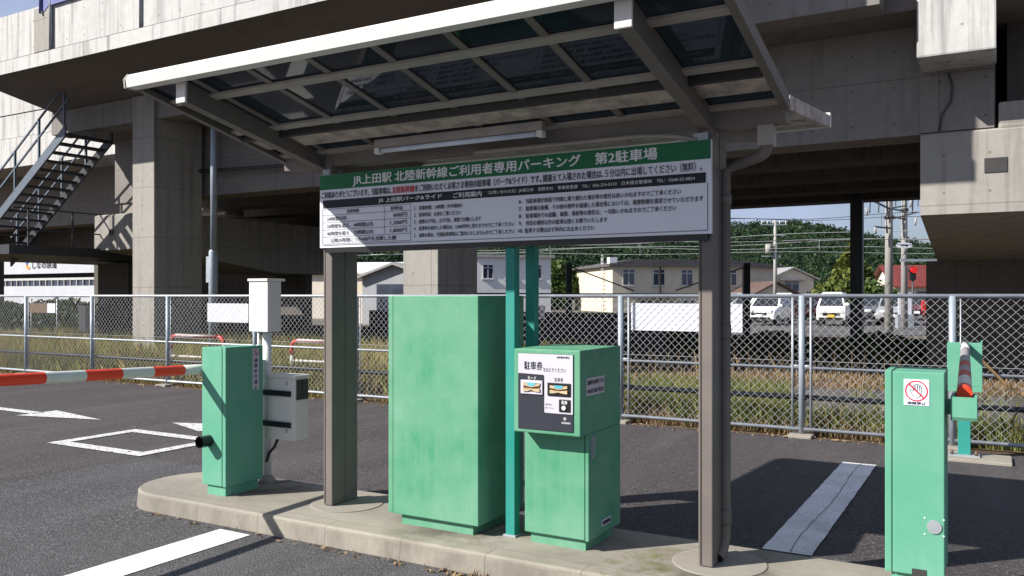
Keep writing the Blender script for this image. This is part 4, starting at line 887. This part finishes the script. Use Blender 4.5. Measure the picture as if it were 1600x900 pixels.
# ------------------------------------------------------------------ small things in the shade behind the fence
b = 11.5; a = pxa(128, b)
kb = Thing('wayside_kiosk', 'small white wayside cabinet with a dark lid in the grass at far left', 'cabinet', (a, b, 0))
kb.add('body', Part().box(a-.17, a+.17, b, b+.3, .5, 1.30, .01), 'greybox'); kb.add('lid', Part().box(a-.28, a+.28, b-.08, b+.38, 1.30, 1.36, .01), 'greyplate'); kb.add('leg', Part().box(a-.2, a+.2, b+.04, b+.26, -.02, .5), 'greyplate')
b = 12.5; a0, a1 = pxa(46, b), pxa(86, b)
sb = Thing('faded_sign', 'small faded white and brown sign on two posts in the far left weeds', 'sign', ((a0+a1)/2, b, 0))
sb.add('board', Part().mat(0).box(a0, a0+(a1-a0)*.7, b, b+.02, 1.02, 1.34).mat(1).box(a0+(a1-a0)*.7, a1, b, b+.02, 1.02, 1.34), ['boltm', 'white_sign'])
for x in (a0+.05, a1+.06): sb.add('leg', Part().tube([(x, b+.04, -.02), (x, b+.04, 1.5)], .03, 8), 'galv')
b = 15.5; a0 = pxa(836, b)
ws = solid('warning_sign', Part().mat(0).box(a0, pxa(852, b), b-.03, b-.01, .98, 1.34).mat(1).text('止', a0+.03, 1.05, .20, .22, b-.033, bold=.03), ['white_sign', 'red_ink'], (a0, b, 1), label='small white sign with a red character on the black board wall', cat='sign')

# ================================================================== BACKGROUND BUILDINGS
# station building with blue and orange crescent mark
b = 40.0; a0, a1 = pxa(-40, b), pxa(212, b); am = pxa(45, b)
def zz(py, px): return zpy(py, pxa(px, b), b)
sn = Thing('station_building', 'long white station building with hiragana and kanji lettering at far left', 'building', ((a0+a1)/2, b, 0))
Y0 = zz(405, 45)
zt, zb1, zw1, zw0 = zz(404, 45), zz(428, 45), zz(436, 45), zz(447, 45)
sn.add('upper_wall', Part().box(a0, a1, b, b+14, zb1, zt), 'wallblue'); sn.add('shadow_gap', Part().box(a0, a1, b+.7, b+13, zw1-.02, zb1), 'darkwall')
sn.add('lower_wall', Part().box(a0, a1-.4, b+.4, b+13.5, -.05, zw0), 'wallblue'); sn.add('ribbon_glass', Part().box(a0, a1-.4, b+.5, b+.6, zw0, zw1), 'glass')
p = Part()
for k in range(27): p.box(a0+k*(a1-.4-a0)/26-.035, a0+k*(a1-.4-a0)/26+.035, b+.4, b+.5, zw0, zw1)
p.box(a0, a1-.4, b+.4, b+.5, zw1-.12, zw1+.1); sn.add('mullion', p, 'winframe')
L = Part().mat(0); L.text('しなの鉄道', pxa(51, b), zz(419.5, 70), pxa(89, b)-pxa(51, b), zz(409, 70)-zz(419.5, 70), b-.04, bold=.015)
cx, cz, r = pxa(45, b), zz(413.5, 45), .42
for mi_, t0, t1 in ((1, 60, 180), (2, 180, 300)):
    L.mat(mi_)
    for k in range(10):
        u0, u1 = R(t0+(t1-t0)*k/10), R(t0+(t1-t0)*(k+1)/10)
        L.face([(cx+r*math.cos(u0), b-.04, cz+r*math.sin(u0)), (cx+r*math.cos(u1), b-.04, cz+r*math.sin(u1)), (cx+r*.15+r*.55*math.cos(u1), b-.04, cz+r*.55*math.sin(u1)), (cx+r*.15+r*.55*math.cos(u0), b-.04, cz+r*.55*math.sin(u0))])
M['logo_blue'] = plain('logo_blue', (.03, .14, .50)); M['logo_orange'] = plain('logo_orange', (.75, .25, .02))
sn.add('lettering', L, ['ink', 'logo_blue', 'logo_orange'])

def gwin(t, x, z, w, h, y, sill=True):
    """window on the front (y) face of a building: frame, panes, sill"""
    f = t.add('window', Part().box(x, x+w, y-.05, y+.02, z, z+.06).box(x, x+w, y-.05, y+.02, z+h-.06, z+h).box(x, x+.06, y-.05, y+.02, z+.06, z+h-.06).box(x+w-.06, x+w, y-.05, y+.02, z+.06, z+h-.06).box(x+w/2-.03, x+w/2+.03, y-.045, y+.02, z+.06, z+h-.06).box(x+.06, x+w-.06, y-.045, y+.02, z+h*.74, z+h*.78), 'winframe')
    t.add('pane', Part().box(x+.05, x+w-.05, y-.015, y-.005, z+.05, z+h-.05), 'glass', f)
    if sill: t.add('sill', Part().box(x-.08, x+w+.08, y-.13, y-.002, z-.08, z-.005), 'winframe', f)
def building(name, label, loc, rot, w, d, h, wall, roof, kind='flat', wins=(), eave=.45, rise=1.2, roof_wall=None):
    t = Thing(name, label, 'house' if kind != 'flat' else 'building', loc, 'world', rot=rot)
    if kind == 'gable':      # ridge runs front to back, gable faces the front
        p = Part().prism([(0, -.05), (w, -.05), (w, h), (w/2, h+rise), (0, h)], 'y', 0, d)
        r = Part(); k = rise/(w/2); e = eave
        for sg in (0, 1):
            f = lambda x: (w-x) if sg else x
            r.prism([(f(-e), h-e*k+.02), (f(w/2), h+rise+.02), (f(w/2), h+rise+.16), (f(-e), h-e*k+.16)], 'y', -e, d+e)
    elif kind == 'ridge':    # ridge runs along the front
        p = Part().prism([(0, -.05), (d, -.05), (d, h), (d/2, h+rise), (0, h)], 'x', 0, w); r = Part(); k = rise/(d/2); e = eave
        for sg in (0, 1):
            f = lambda y: (d-y) if sg else y
            r.prism([(f(-e), h-e*k+.02), (f(d/2), h+rise+.02), (f(d/2), h+rise+.16), (f(-e), h-e*k+.16)], 'x', -e, w+e)
    else:
        p = Part().box(0, w, 0, d, -.05, h); r = Part().box(-eave, w+eave, -eave, d+eave, h, h+.22)
    t.add('wall', p, wall); ro = t.add('roof', r, roof)
    for x, z_, ww, hh_ in wins: gwin(t, x, z_, ww, hh_, 0)
    return t, ro
# two-storey flats
phi = R(12); Yc = 82; loc = (.119*Yc, Yc, 0); H2 = EYE+46/FPX*Yc
t, ro = building('apartment_block', 'two-storey cream apartment block with a sunlit end wall, left of the right canopy post', loc, phi, 17.5, 13, H2, 'cream', 'tile_dark', 'flat', [(x, 2.6, 1.25, 1.6) for x in (1.03, 4.15, 7.1, 11.8)]+[(x, .2, 1.5, 1.0) for x in (2.5, 7, 12)], .5)
t.add('hip', Part().prism([(-.5, H2+.22), (18, H2+.22), (14.5, H2+.8), (3, H2+.8)], 'y', 1.5, 11), 'tile_dark', ro)
t.add('canopy_slab', Part().box(1.8, 6.5, -1.2, 0, 1.5, 1.62).box(10, 15, -1.2, 0, 1.5, 1.62), 'greyplate')
p = Part()
for y in (2.2, 2.7): p.bar((-.25, y, 0), (-.25, y, H2+1.0), .06)
for k in range(14): p.bar((-.25, 2.2, .4+.4*k), (-.25, 2.7, .4+.4*k), .05)
t.add('ladder', p, 'guardwhite'); t.add('vent_box', Part().box(.2, 1.0, 1.5, 2.3, H2+.22, H2+.95), 'white'); t.add('vent_box', Part().box(11, 12, 1.5, 2.5, H2+.22, H2+.9), 'white')
t.add('downpipe', Part().tube([(4.9, -.12, 0), (4.9, -.12, H2)], .06, 8), 'boltm')
# others
Yh = 92; t, ro = building('cream_house', 'cream gable-fronted house with a grey roof beside the thin utility pole', ((1204-800)/FPX*Yh, Yh, 0), R(8), 5.0, 6.5, EYE+27/FPX*Yh, 'cream2', 'tin', 'gable', [(1.6, 2.0, 1.7, 1.2)], .5, 1.1)
t.add('awning', Part().box(1.0, 4.0, -.6, 0, 3.3, 3.38), 'tin')
Yh = 80; building('low_house', 'low white house with a dark brown tiled roof in front of the cream house', ((1176-800)/FPX*Yh, Yh, 0), R(14), 4.6, 5, EYE+2/FPX*Yh, 'cream2', 'tile_brown', 'gable', [(1.5, .5, 1.2, 1.0)], .6, 1.1)
Yh = 84; building('red_roof_house', 'white house with a red tiled roof behind the concrete poles at right', ((1399-800)/FPX*Yh, Yh, 0), R(-4), 6.5, 6, EYE+17/FPX*Yh, 'cream2', 'tile_red', 'ridge', [(2.0, .9, 2.0, 1.2), (4.4, .9, 1.2, 1.2)], .5, 1.9)
Yh = 100; building('orange_roof_shed', 'small grey shed with an orange roof between the flats and the cream house', ((1181-800)/FPX*Yh, Yh, 0), R(5), 2.6, 4, EYE+14/FPX*Yh, 'wallwhite', 'orange_sign', 'ridge', [], .3, .6)
Yh = 60; b_ = building('white_warehouse', 'long white warehouse with a low roof behind the left canopy post', ((466-800)/FPX*Yh, Yh, 0), R(-8), 9.0, 8, EYE+34/FPX*Yh, 'cream2', 'wallwhite', 'ridge', [], .3, .8)
Yh = 48; t, ro = building('grey_workshop', 'grey sided workshop with a dark opening between left canopy post and tall cabinet', ((566-800)/FPX*Yh, Yh, 0), R(-16), 4.0, 6, EYE+28/FPX*Yh, 'siding', 'tin', 'gable', [], .35, .7)
t.add('opening', Part().box(.9, 3.7, -.03, .01, 0, 2.25), 'glass'); t.add('shutter', Part().box(-2.2, -.1, .5, .56, 0, 2.3), 'cream')
Yh = 70; building('beige_house', 'beige flat-roofed house with two windows beside the teal posts', ((741-800)/FPX*Yh, Yh, 0), R(10), 6.5, 6, EYE+60/FPX*Yh, 'wallwhite', 'tin', 'flat', [(.7, 3.0, .9, 1.2), (2.6, 3.0, 1.0, 1.2), (4.7, 3.0, 1.0, 1.2)], .3)

# ------------------------------------------------------------------ poles and wires
def upole(label, px, Y, h, r, name='utility_pole', fit=0, group=None):
    X = (px-800)/FPX*Y; t = Thing(name, label, 'utility pole', (X, Y, 0), 'world', group)
    t.add('shaft', Part().tube([(0, 0, -.05), (0, 0, h)], [r, r*.72], 14), 'pole')
    if fit == 1:
        p = Part()
        for zc, w in ((h-.45, 1.3), (h-1.4, 1.1)): p.box(-w, w*.8, -.1, -.02, zc, zc+.1)
        t.add('crossarm', p, 'galv')
        for x in (-1.2, -.7, -.2, .4, .95): t.add('insulator', Part().tube([(x, -.06, h-.35), (x, -.06, h-.1)], .05, 8), 'insul')
        t.add('transformer', Part().tube([(-.62, -.1, h-3.0), (-.62, -.1, h-2.2)], .28, 12).box(-.2, .1, -.2, 0, h-2.6, h-2.2), 'pole'); t.add('crossarm', Part().box(-1.2, .5, -.1, -.02, h-3.3, h-3.2), 'galv')
    if fit == 2:
        p = Part(); INS = []
        for k in range(13):
            zc = h-1.0-.33*k+random.uniform(-.1, .1); s_ = random.choice((-1, 1)); l_ = random.uniform(.5, 1.25)
            p.bar((0, -.2, zc), (s_*l_, -.35, zc+random.uniform(-.25, .5)), .06); INS.append(Part().tube([(s_*l_*.9, -.35, zc-.25), (s_*l_*.95, -.35, zc+.05)], .045, 8))
        for zc in (h-4.6, h-3.4): p.tube([(0, 0, zc), (0, 0, zc+.12)], r*1.15, 12)
        for x in (-.9, -.55, .5, .8): p.bar((x, -.3, h-4.4), (x+.15, -.3, h-1.0), .035)
        p.bar((-.1, -.25, h-.6), (1.3, -.25, h-2.6), .09)
        t.add('bracket', p, 'cable')
        for q in INS: t.add('insulator', q, 'pole')
    return t
upole('thin concrete utility pole with a transformer, in front of the cream house', 1211, 76, EYE+118/FPX*76, .17, fit=1)
t1 = upole('thick concrete pole crowded with brackets, left one of the pair at right', 1389, 34, 9.3, .17, fit=2, group='paired concrete poles')
t2 = upole('thick concrete pole with a white arrow sign, right one of the pair at right', 1413, 40, 10.2, .16, fit=2, group='paired concrete poles')
t2.add('crossarm', Part().box(-.3, 3.0, -.3, -.2, EYE+53/FPX*40, EYE+57/FPX*40), 'galv')
zs = EYE+78/FPX*40
t2.add('arrow_sign', Part().mat(0).prism([(-.55, zs-.02), (-.40, zs+.12), (-.2, zs+.14), (.2, zs+.10), (.25, zs-.05), (.0, zs-.14), (-.42, zs-.12)], 'y', -.30, -.26).mat(1).prism([(-.3, zs-.015), (-.05, zs-.015), (-.05, zs-.06), (.05, zs+.0), (-.05, zs+.06), (-.05, zs+.015), (-.3, zs+.015)], 'y', -.31, -.302), ['white_sign', 'ink'])
M['red_glow'] = plain('signal_red', (.75, .02, .02), .3)
sg_ = Thing('railway_signal', 'small red signal lamp in front of the red roofed house', 'signal', ((1426-800)/FPX*45, 45, 0), 'world')
sg_.add('post', Part().tube([(0, 0, -.02), (0, 0, EYE+28/FPX*45)], .05, 8), 'cable'); zs = EYE+40/FPX*45
sg_.add('lamp', Part().disc((0, -.1, zs), .17, 'y', 20, .08), 'red_glow'); sg_.add('hood', Part().box(-.14, .14, -.08, .1, zs-.55, zs-.16).tube([(0, -.08, zs), (0, .08, zs)], .20, 16), 'black')
for i, (px, Y, y0, lab) in enumerate(((889, 26, 411, 'black steel trackside post with a stay wire, left of the apartment block'), (1166, 24, 411, 'black steel trackside post behind the right canopy post'))):
    X = (px-800)/FPX*Y; t = Thing('trackside_post', lab, 'post', (X, Y, 0), 'world'); h = EYE+(HOR-y0)/FPX*Y
    t.add('shaft', Part().box(-.09, .09, -.09, .09, -.05, h), 'black_pipe'); s_ = 1 if i == 0 else -1
    t.add('stay_wire', Part().bar((0, 0, h-.1), (s_*2.0, 0, EYE+.15), .035), 'black_pipe')
    if i == 0: t.add('cross_rail', Part().bar((-3, .1, EYE+.06), (5.2, .1, EYE+.03), .06), 'black_pipe')
# overhead line wires: each run sags between far supports
wires = [((1100, 352), (1440, 322)), ((1100, 343), (1440, 336)), ((1100, 372), (1440, 374)), ((560, 408), (1440, 344)), ((840, 398), (1440, 362)), ((840, 388), (1440, 384)), ((840, 379), (1440, 370)), ((560, 396), (1440, 392))]
for i, ((x0, y0), (x1, y1)) in enumerate(wires):
    Y = 30+1.6*i; A = Vector(((x0-800-260)/FPX*Y, Y, EYE+(HOR-y0)/FPX*Y)); B = Vector(((x1-800+260)/FPX*Y, Y, EYE+(HOR-y1)/FPX*Y))
    pts = [A.lerp(B, k/24)-Vector((0, 0, .12*math.sin(math.pi*k/24*3)**2)) for k in range(25)]
    p = Part().tube([q-Vector((A.x, Y, 0)) for q in pts], .011, 5)
    if i % 2 == 0:
        for k in range(3, 24, 3): q = pts[k]-Vector((A.x, Y, 0)); p.bar(q, q-Vector((0, 0, .32+.1*(k % 2))), .012)
    solid('overhead_wire', p, 'palecable' if i > 2 else 'cable', (A.x, Y, 0), 'world', label='thin overhead railway wire stretched across the sky and hill at right', cat='wire', group='overhead railway wires')

# ------------------------------------------------------------------ trees by the houses
bush('conifer_tree', 'tall yellow-green conifer left of the dark steel column', 'tree', ((1330-800)/FPX*66, 66, 0), 2.6, 2.6, EYE+75/FPX*66, 5200, .24, 'leaf_yellow', 'cone')
bush('round_shrub', 'bright green round shrub below the conifer', 'shrub', ((1306-800)/FPX*58, 58, 0), 1.6, 1.4, 2.7, 2600, .16, 'leaf_yellow')
bush('round_shrub', 'dark green shrub between the steel column and the concrete poles', 'shrub', ((1366-800)/FPX*60, 60, 0), 1.7, 1.4, 2.6, 2400, .16, 'leaf')
bush('broad_tree', 'dark leafy tree behind the low roof left of the apartment block', 'tree', ((862-800)/FPX*95, 95, 0), 3.2, 3, 5.4, 4200, .30, 'leaf')

# ------------------------------------------------------------------ parked cars
def car(label, px, Y, rot, body='hatch', paintm='car_white', plate='white_sign', group='cars in the parking lot'):
    t = Thing('parked_car' if body != 'truck' else 'parked_truck', label, 'car' if body == 'hatch' else 'van' if body == 'van' else 'truck' if body == 'truck' else 'car', ((px-800)/FPX*Y, Y, 0), 'world', group, rot)
    if body == 'hatch':   # nose towards -y
        Lc, Wd, prof = 3.9, 1.66, [(-1.95, .32), (-1.98, .62), (-1.85, .78), (-1.05, .96), (-.35, 1.48), (.2, 1.55), (1.2, 1.50), (1.75, 1.12), (1.95, .9), (1.95, .34)]
        ws_, wr = ((-1.0, .98), (-.40, 1.46)), [(-.85, .99), (-.30, 1.42), (1.1, 1.42), (1.6, 1.08), (1.6, .97)]
    elif body == 'van':
        Lc, Wd, prof = 3.3, 1.46, [(-1.65, .30), (-1.68, .85), (-1.55, 1.02), (-1.10, 1.72), (-.85, 1.80), (1.55, 1.78), (1.63, .95), (1.65, .32)]
        ws_, wr = ((-1.52, 1.06), (-1.12, 1.70)), [(-1.35, 1.05), (-1.02, 1.62), (1.35, 1.62), (1.42, 1.05)]
    else:
        Lc, Wd, prof = 3.3, 1.46, [(-1.65, .30), (-1.68, .9), (-1.58, 1.05), (-1.25, 1.70), (-.6, 1.74), (-.5, 1.7), (-.48, .75), (1.65, .75), (1.65, .45)]
        ws_, wr = ((-1.55, 1.08), (-1.27, 1.67)), [(-1.35, 1.05), (-1.12, 1.6), (-.66, 1.6), (-.62, 1.05)]
    p = Part(); w = Wd/2
    # tumblehome: shoulder full width, roof narrower
    def wid(z_): return w if z_ < .95 else w-.16*(z_-.95)/.6
    A = [p.bm.verts.new((-wid(z_), y, z_)) for y, z_ in prof]; B = [p.bm.verts.new((wid(z_), y, z_)) for y, z_ in prof]; n_ = len(prof)
    fs = [p.bm.faces.new(A), p.bm.faces.new(B[::-1])]+[p.bm.faces.new([A[k], B[k], B[(k+1) % n_], A[(k+1) % n_]]) for k in range(n_)]
    bmesh.ops.bevel(p.bm, geom=list(p.bm.edges), offset=.05, segments=2, profile=.6, affect='EDGES')
    for f in p.bm.faces: f.smooth = True
    bo_ = t.add('body', p, paintm)
    (y0, z0), (y1, z1) = ws_; e = .02
    t.add('windscreen', Part().face([(-wid(z0)+.1, y0-e, z0), (wid(z0)-.1, y0-e, z0), (wid(z1)-.1, y1-e, z1), (-wid(z1)+.1, y1-e, z1)]), 'carglass')
    for s_ in (-1, 1):
        t.add('side_window', Part().face([(s_*(wid(z_)+.012), y, z_) for y, z_ in wr]), 'carglass')
        t.add('headlight', Part().box(s_*w*.62-.18, s_*w*.62+.18, -Lc/2-.045, -Lc/2+.2, .66, .82, .03), 'lamp')
        t.add('mirror', Part().box(s_*(w+.03)-.07, s_*(w+.03)+.09*s_+.02, y0-.0, y0+.1, z0+.02, z0+.17, .02), paintm)
        for yw in (-Lc/2+.62, Lc/2-.65):
            wh = t.add('wheel', Part().tube([(s_*(w-.17), yw, .29), (s_*(w+.012), yw, .29)], .29, 22), 'blackrubber')
            t.add('rim', Part().tube([(s_*(w+.010), yw, .29), (s_*(w+.02), yw, .29)], .18, 16), 'car_silver', wh)
    t.add('grille', Part().box(-.42, .42, -Lc/2-.05, -Lc/2+.1, .56, .70, .01).box(-.6, .6, -Lc/2-.045, -Lc/2+.1, .34, .45, .01), 'black')
    t.add('number_plate', Part().box(-.17, .17, -Lc/2-.062, -Lc/2-.02, .46, .60), plate)
    return t
car('white compact hatchback parked below the cream house, angled to the left', 1203, 47, R(-34))
car('white kei van with a yellow plate beside the dark steel column', 1303, 46, R(-26), 'van', 'car_white', 'yellow')
car('small white kei truck parked behind and left of the white van', 1272, 57, R(-24), 'truck', 'car_white', 'yellow')
car('dark red car parked behind the white hatchback', 1242, 55, R(-80), 'hatch', 'car_maroon')
car('white car half hidden by the right canopy post', 1172, 52, R(-60), 'hatch', 'car_white')
car('dark grey car parked right of the dark steel column', 1368, 50, R(-20), 'hatch', 'car_grey')
car('silver car parked behind the paired concrete poles', 1398, 47, R(-28), 'hatch', 'car_silver')
car('silver kei van at the far left of the lot behind the right canopy post', 1158, 58, R(-30), 'van', 'car_silver')
car('white van parked farther back behind the dark red car', 1226, 61, R(-20), 'van', 'car_white')
car('dark red hatchback parked behind the upright white sign', 1432, 56, R(-25), 'hatch', 'car_maroon')
# tall white lot sign, red sign
Y = 42; X = (1414-800)/FPX*Y
ls = Thing('parking_lot_sign', 'upright white parking sign with vertical black characters below the paired poles', 'sign', (X, Y, 0), 'world')
zt, zb = EYE+5/FPX*Y, EYE-37/FPX*Y
ls.add('board', Part().box(-.33, .33, 0, .05, zb+.25, zt), 'white_sign'); ls.add('foot', Part().box(-.4, .4, -.1, .2, -.02, zb+.25), 'galv')
L = Part()
for k, ch in enumerate('月極駐車場'): L.text(ch, -.10, zt-.32-.23*k, .19, .18, -.006, bold=.03)
ls.add('lettering', L, 'ink')
Y = 46; X = (1444-800)/FPX*Y
solid('red_cone_sign', Part().prism([(-.10, EYE-.85), (.10, EYE-.85), (.14, EYE-.55), (.08, EYE-.25), (-.08, EYE-.25), (-.14, EYE-.55)], 'y', 0, .1).box(-.02, .02, .03, .07, 0, EYE-.85), 'redp', (X, Y, 0), 'world', label='small red marker on a thin stake at the edge of the parking lot', cat='marker')

# ================================================================== FORESTED HILL
HS = 2.3
def hill_z(x, y):
    x, y = x/HS, y/HS
    t = (y-260)/260; r = max(0, min(1, t)); base = r*r*(3-2*r)
    ridge = 38+7*math.sin(x*.010+.9)+4*math.sin(x*.023+2.2)+4*mnoise.noise(Vector((x*.012, 3.3, 0)))
    ridge -= max(0, (x-165))*.17
    return HS*(base*max(ridge, 8)+base*6*mnoise.noise(Vector((x*.02, y*.02, 1.7)))-.5*(1-base))
p = Part(); nx, ny = 80, 26; X0, X1, Yh0, Yh1 = -260*HS, 420*HS, 250*HS, 640*HS
G = [[p.bm.verts.new((X0+(X1-X0)*i/nx, Yh0+(Yh1-Yh0)*j/ny, hill_z(X0+(X1-X0)*i/nx, Yh0+(Yh1-Yh0)*j/ny))) for i in range(nx+1)] for j in range(ny+1)]
for j in range(ny):
    for i in range(nx): p.bm.faces.new([G[j][i], G[j][i+1], G[j+1][i+1], G[j+1][i]])
solid('hill', p, 'hillsoil', (0, 0, 0), 'world', kind='structure')
qs = []
for k in range(15000):
    y = HS*(255+(540-255)*rng.random()**.8); x = rng.uniform(-.24, .55)*y
    zc = hill_z(x, y); cl = mnoise.noise(Vector((x*.012, y*.012, 9.1))); r = rng.uniform(1.8, 4.2)*(1+.5*cl); h = r*rng.uniform(1.1, 2.3); nq = 30
    d = rng.normal(size=(nq, 3)); d[:, 2] = np.abs(d[:, 2])*1.1-.25; d[:, 1] -= .35; d /= np.linalg.norm(d, axis=1, keepdims=True)
    P = d*np.array([r, r, h])*(.75+.3*rng.random((nq, 1)))+np.array([x, y, zc+h*.5]); qs.append(leaf_quads(P, r*.34, .2))
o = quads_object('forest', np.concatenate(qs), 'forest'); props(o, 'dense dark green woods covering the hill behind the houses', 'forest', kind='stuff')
